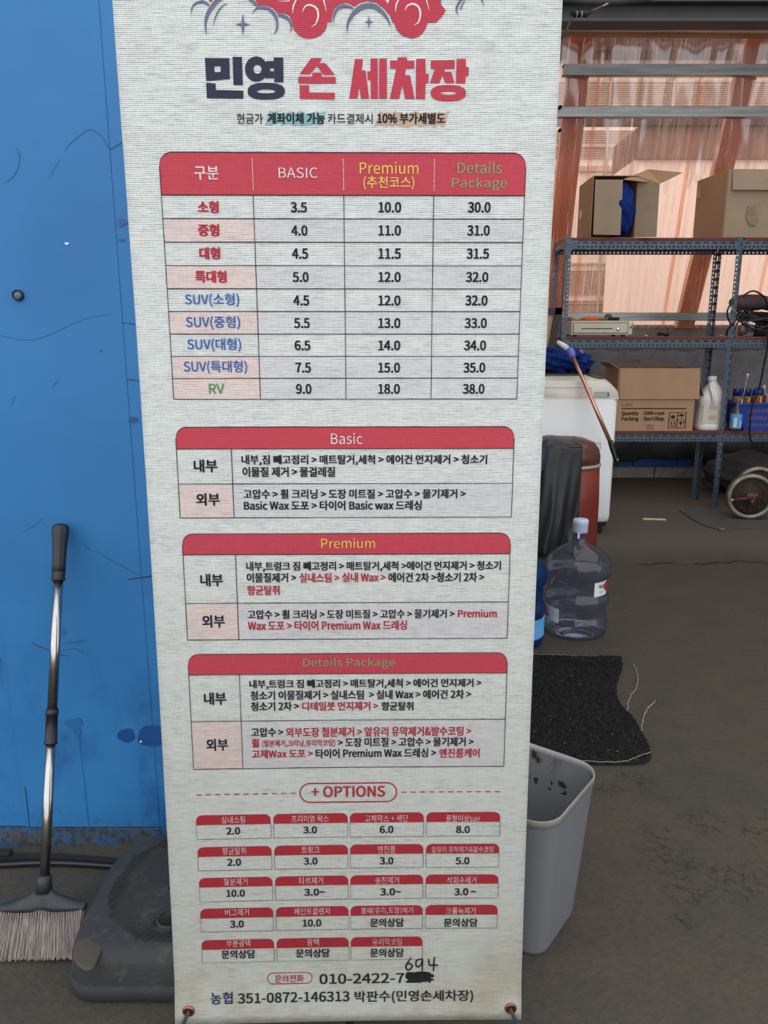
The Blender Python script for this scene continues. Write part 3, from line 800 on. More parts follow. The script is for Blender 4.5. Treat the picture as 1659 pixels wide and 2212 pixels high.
# --- options pill, dashes, phone pill
def pill(mb, x0, x1, y0, y1, w):
    a, b = BP(x0, (y0 + y1) / 2)[0], BP(x1, (y0 + y1) / 2)[0]
    zt, zb = Z_(y0, (x0 + x1) / 2), Z_(y1, (x0 + x1) / 2); r = (zt - zb) / 2
    pts = rrect(a, b, zb, zt, r * 0.98, 10); m = len(pts)
    vs = []; cx, cz = (a + b) / 2, (zt + zb) / 2
    inner = rrect(a + w, b - w, zb + w, zt - w, (r - w) * 0.98, 10)
    for p, q in zip(pts, inner): vs += [BS(p[0], p[1], L1), BS(q[0], q[1], L1)]
    mb.add(vs, [(2 * i, 2 * ((i + 1) % m), 2 * ((i + 1) % m) + 1, 2 * i + 1) for i in range(m)])
pm = MB(); pill(pm, 647, 858, 1690, 1733, 0.0020); pm.build('pill_outline', W_REDTXT, ban, fixn=False)
pm = MB(); pill(pm, 577, 675, 2100, 2125, 0.0013); pm.build('pill_outline', W_REDTXT, ban, fixn=False)
dm = MB(); zd = Z_(1712)
for a, b in ((424, 640), (867, 1080)):
    x = X_(a, 1712); e = X_(b, 1712)
    while x < e - 0.003: rectf(dm, x, min(x + 0.0085, e), zd - 0.0008, zd + 0.0008, L1); x += 0.0155
dm.build('dashed_line', W_REDTXT, ban, fixn=False)
# --- title lettering, drawn stroke by stroke
def T1(pts): return [(430 + x / 5.53, 100 + y / 5.53) for x, y in pts]
def T2(pts): return [(730 + x / 5.53, 100 + y / 5.53) for x, y in pts]
tm = MB()
poly(tm, T1([(72, 140), (362, 143), (370, 393), (88, 415)]), L1, [T1([(182, 237), (260, 237), (260, 308), (185, 310)])])
poly(tm, T1([(402, 127), (512, 127), (525, 465), (413, 462)]), L1)
poly(tm, T1([(88, 440), (197, 445), (200, 522), (530, 530), (530, 627), (95, 620)]), L1)
poly(tm, T1(ell(685, 273, 135, 150)), L1, [T1(ell(698, 275, 48, 55))])
poly(tm, T1([(800, 178), (895, 178), (895, 262), (815, 262)]), L1 * 1.1)
poly(tm, T1([(815, 300), (895, 300), (895, 380), (790, 382)]), L1 * 1.1)
poly(tm, T1([(800, 255), (848, 255), (848, 305), (800, 305)]), L1 * 1.2)
poly(tm, T1([(893, 135), (1005, 135), (1010, 430), (900, 430)]), L1 * 1.3)
poly(tm, T1(ell(803, 538, 222, 100, 44, 2.5)), L1, [T1(ell(803, 540, 110, 24))])
tm.build('title_lettering', W_SLATE, ban, fixn=False)
tm = MB()
poly(tm, T1([(1340, 145), (1468, 145), (1435, 200), (1510, 203), (1622, 340), (1490, 342), (1408, 235), (1325, 337), (1200, 333)]), L1)
poly(tm, T1([(1355, 315), (1465, 315), (1467, 365), (1630, 365), (1632, 445), (1187, 447), (1187, 363), (1353, 363)]), L1)
poly(tm, T1([(1203, 468), (1315, 468), (1315, 552), (1622, 555), (1622, 635), (1208, 630)]), L1)
poly(tm, T2([(205, 155), (298, 155), (285, 292), (330, 292), (372, 625), (275, 627), (257, 480), (232, 623), (135, 625)]), L1)
poly(tm, T2([(392, 147), (475, 148), (480, 628), (393, 628), (392, 405), (358, 405), (350, 300), (390, 300)]), L1)
poly(tm, T2([(495, 148), (583, 150), (585, 628), (492, 628)]), L1)
poly(tm, T2([(712, 133), (823, 133), (825, 175), (912, 175), (912, 268), (810, 268), (800, 345), (860, 347), (915, 630), (803, 628), (770, 462), (730, 628), (620, 628), (697, 270), (625, 268), (625, 172), (712, 172)]), L1)
poly(tm, T2([(935, 152), (1043, 153), (1048, 328), (1082, 330), (1080, 440), (1045, 440), (1040, 630), (930, 630)]), L1)
poly(tm, T2([(1110, 170), (1393, 168), (1393, 270), (1278, 272), (1270, 303), (1352, 305), (1390, 440), (1280, 440), (1250, 345), (1210, 440), (1097, 440), (1160, 273), (1110, 272)]), L1)
poly(tm, T2([(1418, 153), (1527, 153), (1530, 248), (1562, 250), (1560, 355), (1527, 357), (1520, 443), (1410, 443)]), L1)
poly(tm, T2(ell(1318, 560, 210, 97, 44, 2.5)), L1, [T2(ell(1320, 560, 98, 20))])
tm.build('title_lettering', W_DKRED, ban, fixn=False)
# --- car and foam emblem
cm = MB()
poly(cm, [(552, 0), (558, 12), (573, 11), (589, 17), (600, 29), (614, 28), (625, 34), (631, 46), (632, 56), (636, 66), (645, 76), (656, 82), (667, 84), (681, 82), (693, 76), (702, 67), (706, 57), (707, 48), (716, 48),
          (718, 30), (724, 17), (735, 9), (748, 6), (759, 10), (765, 15), (776, 7), (793, 2), (813, 6), (830, 19), (843, 35), (848, 49), (852, 50), (855, 61), (861, 70), (871, 78), (889, 83), (903, 80), (912, 73), (919, 63), (924, 49),
          (942, 49), (953, 38), (963, 23), (952, 9), (948, -4), (930, -40), (860, -60), (800, -100), (640, -104), (590, -64), (540, -50)], L1)
poly(cm, [(448, -20), (470, -24), (462, -4), (455, 6), (451, 0)], L1)
cm.build('car_emblem', W_DKRED, ban, fixn=False)
cl = MB()
for pts in ([(413.5, 37, 0), (414.5, 19, 3), (423, 8, 4.5), (437, 4, 6), (447, 8, 5), (453, 13, 3)],
            [(447, 79, 0), (444, 54, 4.5), (449, 31, 8), (460, 13, 9), (471, 1, 9), (490, -9, 8), (515, -13, 8), (535, -6, 8), (545, 2, 8), (552, 9, 6), (558, 15, 4)],
            [(460, 58, 0), (466, 37, 3), (477, 17, 3), (492, 7, 1)],
            [(545, 29, .5), (554, 19, 4), (568, 17, 6), (581, 20, 6.5), (593, 32, 6.5), (599, 50, 5), (597, 66, 4), (591, 75, 0)],
            [(600, 34, 3), (612, 35, 7), (624, 43, 6), (629.5, 57, 4), (627, 72, 0)],
            [(721, 50, 0), (721, 37, 4), (728, 21, 6), (741, 14, 7.5), (755, 15, 6), (763, 20, 3)],
            [(750, 73, 0), (752, 50, 5.5), (765, 28, 9), (785, 14.5, 11.5), (808, 14, 11), (826, 27, 8), (838, 43, 4.5), (845, 61, 0)],
            [(990, 35, 0), (986, 20, 4.5), (993, 4, 5), (1004, -7, 4)], [(995, 22, 3), (998, 11, 3), (1004, 3, 2)], [(1038, -8, 4), (1041, 1, 3), (1046, 14, .5)],
            [(950, -2, 4), (953, 8, 1)]):
    cl = MB(); stroke(cl, pts, L2); cl.build('foam_emblem', W_GREY, ban, fixn=False)
for cx, cy, rx, ry in ((525, 53, 16, 24), (797, 48, 10.5, 15)):
    pts = []
    for k in range(4):
        a = PI / 2 * k - PI / 2; pts.append((cx + rx * math.cos(a), cy + ry * math.sin(a)))
        a += PI / 4; pts.append((cx + rx * .30 * math.cos(a), cy + rx * .30 * math.sin(a)))
    cl = MB(); poly(cl, pts, L2); cl.build('star_emblem', W_GREY, ban, fixn=False)
wm = MB()
for pts in ([(653, 27, 1), (660, 14, 3.5), (672, 12, 4.5), (684, 19, 4.5), (687.5, 35, 4.5), (682, 52, 3), (673, 58, .8)],
            [(632, 30, .8), (634, 14, 3.5), (640, 0, 3), (646, -10, 2)], [(694, -10, 2), (699, 0, 3.5), (705, 25, .8)], [(601, 3.5, 1), (622, 3, 2.5), (625, 0, 2)],
            [(875, 24, .8), (880, 13, 3.5), (893, 9, 4.5), (904, 16, 4.5), (908, 30, 4.5), (904, 48, 3), (894, 55, .8)],
            [(854, 27, .8), (856, 11, 3.5), (861, 0, 3), (866, -9, 2)], [(916, -9, 2), (921, 0, 3), (927, 23, .8)]):
    wm = MB(); stroke(wm, pts, L2); wm.build('emblem_highlight', W_WHITE, ban, fixn=False)
wm = MB(); poly(wm, [(837, -7), (838.6, 1), (842, 3), (838.6, 5), (837, 11), (835.4, 5), (832, 3), (835.4, 1)], L2)
wm.build('emblem_highlight', W_WHITE, ban, fixn=False)
# --- marker smears over the subtitle
def smear(mb, x0, x1, y0, y1, sd, d):
    rn = random.Random(sd); up = []; dn = []
    x = x0
    while x < x1: up.append((x + 6, y0 + rn.uniform(-4, 4))); dn.append((x - 4, y1 + rn.uniform(-4, 4))); x += rn.uniform(3, 8)
    poly(mb, up + dn[::-1], d)
sm_ = MB(); smear(sm_, 576, 704, 243, 269, 1, 0.0004); sm_.build('marker_smear', W_MINT, ban, fixn=False)
sm_ = MB(); smear(sm_, 812, 968, 243, 271, 2, 0.0004); sm_.build('marker_smear', W_TAN, ban, fixn=False)
# --- lettering
TX = []
def tx(s, x0, x1, y0, y1, mat, bold=0.0): TX.append((s, x0, x1, y0, y1, mat, bold))
def txc(s, cx, cy, w, h, mat, bold=0.0): TX.append((s, cx - w / 2, cx + w / 2, cy - h / 2, cy + h / 2, mat, bold))
B1 = 0.016; B2 = 0.022
tx('현금가', 512, 568, 245, 268, 'black', .004); tx('계좌이체 가능', 578, 702, 244, 268, 'black', B1); tx('카드결제시', 708, 805, 245, 268, 'black', .004); tx('10% 부가세별도', 815, 962, 244, 268, 'black', B1)
tx('구분', 420, 473, 359, 389, 'white', .012); tx('BASIC', 602, 686, 362, 385, 'white', .0)
tx('Premium', 777, 904, 350, 376, 'yellow', 0); tx('(추천코스)', 785, 895, 381, 410, 'yellow', .006)
tx('Details', 988, 1084, 350, 375, 'palegreen', 0); tx('Package', 976, 1095, 384, 412, 'palegreen', 0)
ry = [448, 498, 548, 598.5, 649, 698, 746, 794, 840]
for s, a, b, i in (('소형', 427, 473, 0), ('중형', 428, 474, 1), ('대형', 431, 476, 2), ('특대형', 422, 490, 3)):
    tx(s, a, b, ry[i] - 14, ry[i] + 12.5, 'red', B2)
for s, a, b, i in (('SUV(소형)', 400, 517, 4), ('SUV(중형)', 402, 519, 5), ('SUV(대형)', 405, 521, 6), ('SUV(특대형)', 397, 534, 7)):
    tx(s, a, b, ry[i] - 15.5, ry[i] + 13.5, 'blue', .008)
tx('RV', 452, 485, 829, 850, 'green', .006)
vals = [('3.5', '10.0', '30.0'), ('4.0', '11.0', '31.0'), ('4.5', '11.5', '31.5'), ('5.0', '12.0', '32.0'), ('4.5', '12.0', '32.0'), ('5.5', '13.0', '33.0'), ('6.5', '14.0', '34.0'), ('7.5', '15.0', '35.0'), ('9.0', '18.0', '38.0')]
for i, v in enumerate(vals):
    f = 1 - i * 0.006
    for c, (s, x0) in enumerate(zip(v, (645.5, 842, 1035))):
        cx = x0 + (i * 1.35 if c == 0 else (-0.2 * i if c == 1 else -1.5 * i))
        txc(s, cx, ry[i], (35 if c == 0 else 49) * f, 22.5 * f, 'black', B1)
tx('Basic', 715, 783, 935, 959, 'white', 0)
tx('내부', 419, 470, 992, 1020, 'black', B1); tx('외부', 424, 475, 1065, 1092, 'black', B1)
tx('내부,짐 빼고정리 > 매트탈거,세척 > 에어건 먼지제거 > 청소기', 522, 1052, 982, 1005, 'black', B1)
tx('이물질 제거 > 물걸레질', 524, 724, 1008, 1030, 'black', B1)
tx('고압수 > 휠 크리닝 > 도장 미트질 > 고압수 > 물기제거 >', 526, 1006, 1056, 1077, 'black', B1)
tx('Basic Wax 도포 > 타이어 Basic wax 드레싱', 527, 911, 1081, 1102, 'black', B1)
tx('Premium', 694, 810, 1162, 1184, 'yellow', 0)
tx('내부', 433, 482, 1239, 1266, 'black', B1); tx('외부', 437, 486, 1328, 1355, 'black', B1)
tx('내부,트렁크 짐 빼고정리 > 매트탈거,세척 >에어건 먼지제거 > 청소기', 532, 1082, 1212, 1234, 'black', B1)
tx('이물질제거 >', 533, 640, 1237, 1258, 'black', B1); tx('실내스팀 >', 647, 733, 1237, 1258, 'red', B1); tx('실내 Wax >', 739, 833, 1236, 1257, 'red', B1); tx('에어건 2차 >청소기 2차 >', 839, 1046, 1236, 1257, 'black', B1)
tx('향균탈취', 534, 604, 1264, 1285, 'red', B1)
tx('고압수 > 휠 크리닝 > 도장 미트질 > 고압수 > 물기제거 >', 535, 982, 1316, 1336, 'black', B1); tx('Premium', 989, 1073, 1316, 1333, 'red', B1)
tx('Wax 도포 > 타이어 Premium Wax 드레싱', 536, 879, 1340, 1361, 'red', B1)
tx('Details Package', 655, 853, 1420, 1444, 'palegreen', 0)
tx('내부', 441, 489, 1495, 1522, 'black', B1); tx('외부', 446, 493, 1595, 1621, 'black', B1)
tx('내부,트렁크 짐 빼고정리 > 매트탈거,세척 > 에어건 먼지제거 >', 539, 1040, 1466, 1487, 'black', B1)
tx('청소기 이물질제거 > 실내스팀  > 실내 Wax > 에어건 2차 >', 541, 1018, 1490, 1510, 'black', B1)
tx('청소기 2차 >', 542, 646, 1515, 1535, 'black', B1); tx('디테일붓 먼지제거 >', 653, 817, 1515, 1534, 'red', B1); tx('향균탈취', 824, 893, 1515, 1534, 'black', B1)
tx('고압수 >', 543, 612, 1571, 1591, 'black', B1); tx('외부도장 철분제거 > 앞유리 유막제거&발수코팅 >', 618, 1018, 1569, 1590, 'red', B1)
tx('휠', 544, 560, 1595, 1614, 'red', B1); tx('(철분제거,크리닝,유리막코팅)', 566, 724, 1597, 1614, 'red', .012); tx('> 도장 미트질 > 고압수 > 물기제거 >', 730, 1023, 1592, 1612, 'black', B1)
tx('고체Wax 도포 >', 544, 676, 1618, 1637, 'red', B1); tx('타이어 Premium Wax 드레싱 >', 682, 942, 1616, 1636, 'black', B1); tx('엔진룸케어', 949, 1036, 1616, 1636, 'red', B1)
tx('+ OPTIONS', 673, 832, 1697, 1721, 'red', .012)
opt = [[('실내스팀', '2.0'), ('프리미엄 왁스', '3.0'), ('고체왁스 + 세단', '6.0'), ('중형이상suv', '8.0')],
       [('향균탈취', '2.0'), ('트렁크', '3.0'), ('엔진룸', '3.0'), ('앞유리 유막제거&발수코팅', '5.0')],
       [('철분제거', '10.0'), ('타르제거', '3.0~'), ('송진제거', '3.0~'), ('석회수제거', '3.0 ~')],
       [('버그제거', '3.0'), ('페인트클렌저', '10.0'), ('물때(유리,도장)제거', '문의상담'), ('크롬녹제거', '문의상담')],
       [('부분광택', '문의상담'), ('광택', '문의상담'), ('유리막코팅', '문의상담')]]
occ = [(504, 670, 835, 1000), (506, 671, 835, 999), (509, 672, 836, 997), (512, 674, 836, 995), (515, 676, 836, 0)]
ott = [(1768, 1791), (1835, 1858.5), (1901.5, 1925.5), (1967.5, 1992), (2034.5, 2057)]
for r, row in enumerate(opt):
    for c, (a, b) in enumerate(row):
        cx = occ[r][c]; dy = (3.2, .8, 0, 0)[c]
        wt = {'앞유리 유막제거&발수코팅': 133, '물때(유리,도장)제거': 112, '고체왁스 + 세단': 93, '프리미엄 왁스': 80, '중형이상suv': 73}.get(a, 12.6 * len(a) + 1)
        txc(a, cx, ott[r][0] + dy - 1.2, wt, 13 if '유막' in a else 15.5, 'white', 0)
        if b.startswith('문'): txc(b, cx, ott[r][1] + dy, 73, 18.5, 'black', B1)
        else:
            ww = {'3.0~': 45, '3.0 ~': 47, '10.0': 40}.get(b, 29.5)
            txc(b, cx + (8 if '~' in b else 0), ott[r][1] + dy, ww, 15.5, 'black', B1)
tx('문의전화', 594, 656, 2105, 2121, 'red', .006)
tx('010-2422-7964', 690, 934, 2101, 2123, 'black', .010)
tx('농협', 455, 503, 2142, 2168, 'navy', .010); tx('351-0872-146313', 514, 755, 2142, 2164, 'black', .010); tx('박판수(민영손세차장)', 766, 1022, 2138, 2165, 'black', .010)
MATS = dict(black=W_BLACK, white=W_WHITE, yellow=W_YEL, palegreen=W_GRN, red=W_REDTXT, blue=W_BLUE, green=W_GREEN, navy=W_NAVY)

# Blender's own bundled face for Korean; without it the default face falls back glyph by glyph
import os
VF = None
try:
    _fp = os.path.join(bpy.utils.system_resource('DATAFILES'), 'fonts', 'Noto Sans CJK Regular.woff2')
    if os.path.exists(_fp): VF = bpy.data.fonts.load(_fp)
except Exception: VF = None
def text_meshes(specs):
    """specs: (string, bold) -> list of (verts2d, faces, bbox)"""
    tmp = []
    for s, b in specs:
        b = 0.0
        cu = bpy.data.curves.new('t', 'FONT'); cu.body = s; cu.size = 1.0
        if VF: cu.font = VF
        cu.offset = b; cu.resolution_u = 3; cu.dimensions = '2D'; cu.fill_mode = 'FRONT'
        o = bpy.data.objects.new('t', cu); C.objects.link(o); tmp.append(o)
    bpy.context.view_layer.update()
    dg = bpy.context.evaluated_depsgraph_get(); out = []
    for o in tmp:
        e = o.evaluated_get(dg); me = e.to_mesh()
        vs = [(v.co.x, v.co.y) for v in me.vertices]; fs = [tuple(p.vertices) for p in me.polygons]
        e.to_mesh_clear()
        b = specs[len(out)][1]; n0 = len(vs)
        vs = [(x, y, 0.0) for x, y in vs]
        if b > 0.003:                       # heavier weight: the same outline struck again a hair aside
            base_v, base_f = list(vs), list(fs)
            for k, (dx, dy) in enumerate(((1, .6), (-1, .6), (1, -.6), (-1, -.6))):
                o_ = len(vs)
                vs += [(x + dx * b * 0.60, y + dy * b * 0.60, -0.00003 * (k + 1)) for x, y, _ in base_v]
                fs += [tuple(i + o_ for i in f) for f in base_f]
        bb = (min(v[0] for v in vs), max(v[0] for v in vs), min(v[1] for v in vs), max(v[1] for v in vs))
        out.append((vs, fs, bb))
    for o in tmp:
        cu = o.data; bpy.data.objects.remove(o); bpy.data.curves.remove(cu)
    return out
res = text_meshes([(t[0], t[6]) for t in TX])
for (s, x0, x1, y0, y1, mt, b), (vs, fs, bb) in zip(TX, res):
    cy = (y0 + y1) / 2; cx = (x0 + x1) / 2
    xa = X_(x0, cy); xb = X_(x1, cy)
    # vertical size is set at the middle column of the banner, where print rows are level
    p = BP(cx, cy); sz = abs(BP(cx, y0)[1] - BP(cx, y1)[1])
    zc = p[1]
    mb = MB()
    sx = (xb - xa) / (bb[1] - bb[0]); sy = sz / (bb[3] - bb[2])
    mb.add([BS(xa + (v[0] - bb[0]) * sx, zc + (v[1] - (bb[2] + bb[3]) / 2) * sy, L3 + v[2]) for v in vs], fs)
    mb.build('lettering', MATS[mt], ban, fixn=False)
# --- handwriting and scribble
def H(pts): return [(850 + x / 13.825, 2040 + y / 13.825, w) for x, y, w in pts]
hw = MB()
stroke(hw, H([(530, 378, 2.6), (470, 460, 2.6), (400, 570, 3), (372, 650, 3), (390, 715, 3), (440, 742, 3.2), (510, 712, 3), (556, 640, 3.2), (530, 580, 3), (470, 555, 2.6), (400, 575, 2.4), (350, 680, 2)]), L4)
stroke(hw, H([(850, 432, 2.2), (760, 430, 2.6), (685, 470, 3), (665, 560, 3), (690, 635, 3), (750, 648, 3), (820, 580, 2.6), (862, 450, 2.6)]), L4)
stroke(hw, H([(852, 385, 3), (868, 500, 3), (862, 640, 3), (858, 780, 2.6)]), L4)
stroke(hw, H([(1045, 412, 3), (1058, 500, 3), (1072, 598, 3), (1150, 602, 3), (1250, 602, 3), (1335, 605, 2.4)]), L4)
stroke(hw, H([(1222, 360, 2.8), (1208, 500, 3), (1200, 650, 3), (1192, 780, 2.6)]), L4)
for k, (ya, yb) in enumerate(((830, 850), (870, 905), (915, 940), (985, 1000), (1040, 1030), (1075, 1060), (1000, 1050), (850, 880))):
    stroke(hw, H([(390 + 8 * k, ya, 4), (600, (ya + yb) / 2 + 15, 5.5), (850, (ya + yb) / 2 - 12, 5.5), (1110 + (90 if k in (1, 2, 4) else 0), yb, 3)]), L4 + 0.0001 * k)
hw.build('marker_writing', simple('marker_ink', (16, 15, 18), .5), ban, fixn=False)
# --- eyelets and ties
for (px, py, s) in ((407.5, 2184, -1), (1103, 2178, 1)):
    x, z = BP(px, py); p = BS(x, z)
    g = MB()
    rt = Matrix.Rotation(R(90), 3, 'X')
    g.lathe([(0.0105, 0), (0.0105, 0.0012), (0.0088, 0.0032), (0.0060, 0.0026), (0.0052, 0.0006)], p, 28, rot=rt, cap=False)
    go = g.build('eyelet', M_GROM, ban)
    MB().lathe([(0.0056, 0.0008), (0.0056, 0.0012)], p, 20, rot=rt).build('eyelet_hole', M_BLACKM, go)
    q = [p + Vector((0, 0.006, 0.001)), p + Vector((0, -0.004, 0.0)), p + Vector((s * 0.004, -0.008, -0.008)), p + Vector((s * 0.010, -0.0075, -0.024)), p + Vector((s * 0.016, 0.000, -0.045)), p + Vector((s * 0.0165, 0.012, -0.0585))]
    MB().tube(smoothline([tuple(v) for v in q], 5), 0.0030, 10).build('tie_cord', M_CORD, ban)
# stand that carries the banner (behind the cloth)
st = thing('banner_stand', (-0.06, 1.155, 0.11), 'thin dark steel stand hidden behind the white banner', 'stand')
MB().tube([(-0.06, 1.235, 0.13), (-0.06, 1.235, 1.90)], 0.011, 12).build('pole', M_BLACK, st)
MB().tube([(-0.37, 1.156, 1.893), (0.25, 1.156, 1.893)], 0.007, 10).build('arm', M_BLACK, st)
MB().tube([(-0.06, 1.235, 1.893), (-0.06, 1.156, 1.893)], 0.008, 10).build('arm', M_BLACK, st)
zl = BP(740, 2180)[1] - 0.062
MB().tube([(-0.37, 1.118, zl), (0.25, 1.118, zl)], 0.006, 10).build('arm', M_BLACK, st)
MB().tube([(-0.06, 1.235, 0.16), (-0.06, 1.16, 0.10), (-0.06, 1.118, zl)], 0.007, 10).build('arm', M_BLACK, st)

# ------------------------------------------------------------------ slotted-angle shelving
def slotted(mb, O, U, V, N, length, width, rows, th=0.002):
    """steel strip with real slots. rows: (v0, v1, pitch, [(du, hw, hh), ...])"""
    O, U, V, N = Vector(O), Vector(U), Vector(V), Vector(N)
    P = lambda u, v, d: O + U * u + V * v + N * d
    for v0, v1, pitch, holes in rows:
        n = int(length / pitch); off = (length - n * pitch) / 2
        cells = []
        if off > 1e-4: cells += [(0, off, None), (length - off, length, None)]
        for k in range(n):
            u = off + k * pitch; last = u
            m = len(holes)
            for j, h in enumerate(holes): cells.append((u + pitch * j / m, u + pitch * (j + 1) / m, h))
        for a, b, h in cells:
            if h is None:
                q = [(a, v0), (b, v0), (b, v1), (a, v1)]
                mb.add([P(x, y, 0) for x, y in q] + [P(x, y, th) for x, y in q], [(0, 3, 2, 1), (4, 5, 6, 7)])
                continue
            cu, cv = (a + b) / 2, (v0 + v1) / 2; hw, hh = h; r = min(hw, hh) * 0.6
            o8 = [(cu - hw + r, cv - hh), (cu + hw - r, cv - hh), (cu + hw, cv - hh + r), (cu + hw, cv + hh - r), (cu + hw - r, cv + hh), (cu - hw + r, cv + hh), (cu - hw, cv + hh - r), (cu - hw, cv - hh + r)]
            q = [(a, v0), (b, v0), (b, v1), (a, v1)]
            pts = q + o8
            fr = [(0, 1, 5, 4), (1, 6, 5), (1, 2, 7, 6), (2, 8, 7), (2, 3, 9, 8), (3, 10, 9), (3, 0, 11, 10), (0, 4, 11)]
            mb.add([P(x, y, 0) for x, y in pts] + [P(x, y, th) for x, y in pts],
                   fr + [tuple(i + 12 for i in f[::-1]) for f in fr] + [(4 + i, 4 + (i + 1) % 8, 16 + (i + 1) % 8, 16 + i) for i in range(8)])
    W = width; L = length
    mb.add([P(0, 0, 0), P(L, 0, 0), P(L, 0, th), P(0, 0, th), P(0, W, 0), P(L, W, 0), P(L, W, th), P(0, W, th)], [(0, 1, 2, 3), (7, 6, 5, 4), (0, 3, 7, 4), (1, 5, 6, 2)])
SLW, SHW = 0.0135, 0.0042
def post_rows(w): return [(0, w * .5, 0.058, [(0.0185, 0.0038)]), (w * .5, w, 0.058, [(0.0045, 0.0070), (0.0085, 0.0036)])]
def beam_rows(w): return [(0, w * .5, 0.0585, [(0.0080, 0.0036), (0.0036, 0.0080)]), (w * .5, w, 0.0585, [(0.0185, 0.0036)])]
YF, YBK = 5.50, 5.88
RACKH = 1.895
LEVELS_ = (0.556, 1.218, 1.872)
def rack(t, x0, x1, left=True):
    for sx, x in (((1, x0), (-1, x1)) if left else ((-1, x1),)):
        for sy, y in ((1, YF), (-1, YBK)):
            m = MB()
            if sx > 0: slotted(m, (x, y, 0), (0, 0, 1), (sx, 0, 0), (0, sy, 0), RACKH, 0.042, post_rows(0.042))
            else: slotted(m, (x, y, 0), (0, 0, 1), (sx, 0, 0), (0, sy, 0), RACKH, 0.042, post_rows(0.042))
            slotted(m, (x, y, 0), (0, 0, 1), (0, sy, 0), (sx, 0, 0), RACKH, 0.042, post_rows(0.042))
            m.build('post', M_RACK, t)
    for z in LEVELS_:
        for y, sy in ((YF - 0.0022, 1), (YBK + 0.0002, -1)):
            m = MB()
            slotted(m, (x0 + (0.030 if left else -.010), y, z - 0.056), (1, 0, 0), (0, 0, 1), (0, 0.002, 0), x1 - x0 - (0.06 if left else .02), 0.056, beam_rows(0.056), 1.0)
            m.box2((x0 + 0.03, y, z - 0.002), (x1 - 0.03, y + 0.03 * sy, z))
            m.build('beam', M_RACK, t)
        for x, sx in ((x0 + 0.003, 1), (x1 - 0.005, -1)):
            m = MB(); slotted(m, (x, YF + 0.01, z - 0.042), (0, 1, 0), (0, 0, 1), (0.002, 0, 0), YBK - YF - 0.02, 0.042, beam_rows(0.042), 1.0)
            m.build('side_beam', M_RACK, t)
        b = MB(); b.box2((x0 + 0.006, YF + 0.004, z), (x1 - 0.006, YBK - 0.004, z + 0.018)); b.build('shelf_board', M_BOARD, t, bevel=0.002)
        if z > 1.5:
            for x, sx in (((x0, 1),) if left else ()):
                g = MB(); g.prism([(0, 0), (0.085 * sx, 0), (0.085 * sx, -0.035), (0.045 * sx, -0.060), (0.032 * sx, -0.11), (0, -0.11)], lambda u, v, d, x=x, z=z: Vector((x + u, YF - 0.0045 - d, z + v)), 0, 0.002)
                go = g.build('gusset_plate', M_RACK, t)
                h = MB()
                for du, dv in ((0.018, -0.02), (0.066, -0.018), (0.018, -0.09)): h.lathe([(0.006, 0), (0.006, 0.004), (0.003, 0.006)], (x + du * sx, YF - 0.0065, z + dv), 8, rot=rotx)
                h.build('bolt_heads', M_GALV, go)['kind'] = 'stuff'
    return t
rk = thing('slotted_shelf_rack', (2.43, (YF + YBK) / 2, 0), 'blue-grey slotted steel rack with red-brown boards at the back right', 'shelf')
rack(rk, 1.232, 2.442); rack(rk, 2.442, 3.65, False)
BZ = [z + 0.018 for z in LEVELS_]     # board tops

# ------------------------------------------------------------------ cardboard boxes
def qpanel(mb, a, b, c, d, th=0.004):
    a, b, c, d = map(Vector, (a, b, c, d)); n = (b - a).cross(d - a).normalized() * th / 2
    p = [a, b, c, d]
    mb.add([q - n for q in p] + [q + n for q in p], [(3, 2, 1, 0), (4, 5, 6, 7), (0, 1, 5, 4), (1, 2, 6, 5), (2, 3, 7, 6), (3, 0, 4, 7)])
z0, z1 = BZ[2], 2.285
t = thing('cardboard_box', (1.56, 5.72, z0), 'open cardboard box on its side on the top shelf, blue cloth inside', 'box', 'cardboard boxes on the rack')
m = MB(); x0, x1, y0, y1 = 1.405, 1.70, 5.52, 5.90
qpanel(m, (x0, y0, z0 + .002), (x1, y0, z0 + .002), (x1, y1, z0 + .002), (x0, y1, z0 + .002))
qpanel(m, (x0, y0, z1), (x1, y0, z1), (x1, y1, z1), (x0, y1, z1))
qpanel(m, (x0, y0, z0), (x0, y1, z0), (x0, y1, z1), (x0, y0, z1)); qpanel(m, (x1, y0, z0), (x1, y1, z0), (x1, y1, z1), (x1, y0, z1))
qpanel(m, (x0, y1, z0), (x1, y1, z0), (x1, y1, z1), (x0, y1, z1)); m.build('box_body', M_CARD, t)
pf = [at(1286, 388, 5.50), at(1346, 388, 5.47), at(1340, 508, 5.47), at(1281, 507, 5.50)]
m = MB(); qpanel(m, *pf); m.build('flap', M_CARD2, t, bevel=0.001)
m = MB(); qpanel(m, (1.70, 5.515, z0 + .004), at(1418, 512, 5.42), at(1425, 396, 5.42), (1.70, 5.515, z1)); m.build('flap', M_CARD2, t, bevel=0.001)
m = MB(); qpanel(m, at(1346, 388, 5.50), at(1425, 396, 5.45), at(1474, 373, 5.36), at(1400, 366, 5.62)); m.build('flap', M_CARD, t, bevel=0.001)
m = MB(); a = at(1243, 465, 5.86); m.box2((x0 - 0.0035, 5.78, a.z - 0.028), (x0 - 0.002, 5.86, a.z + 0.028)); m.build('tape', M_TAPE, t)
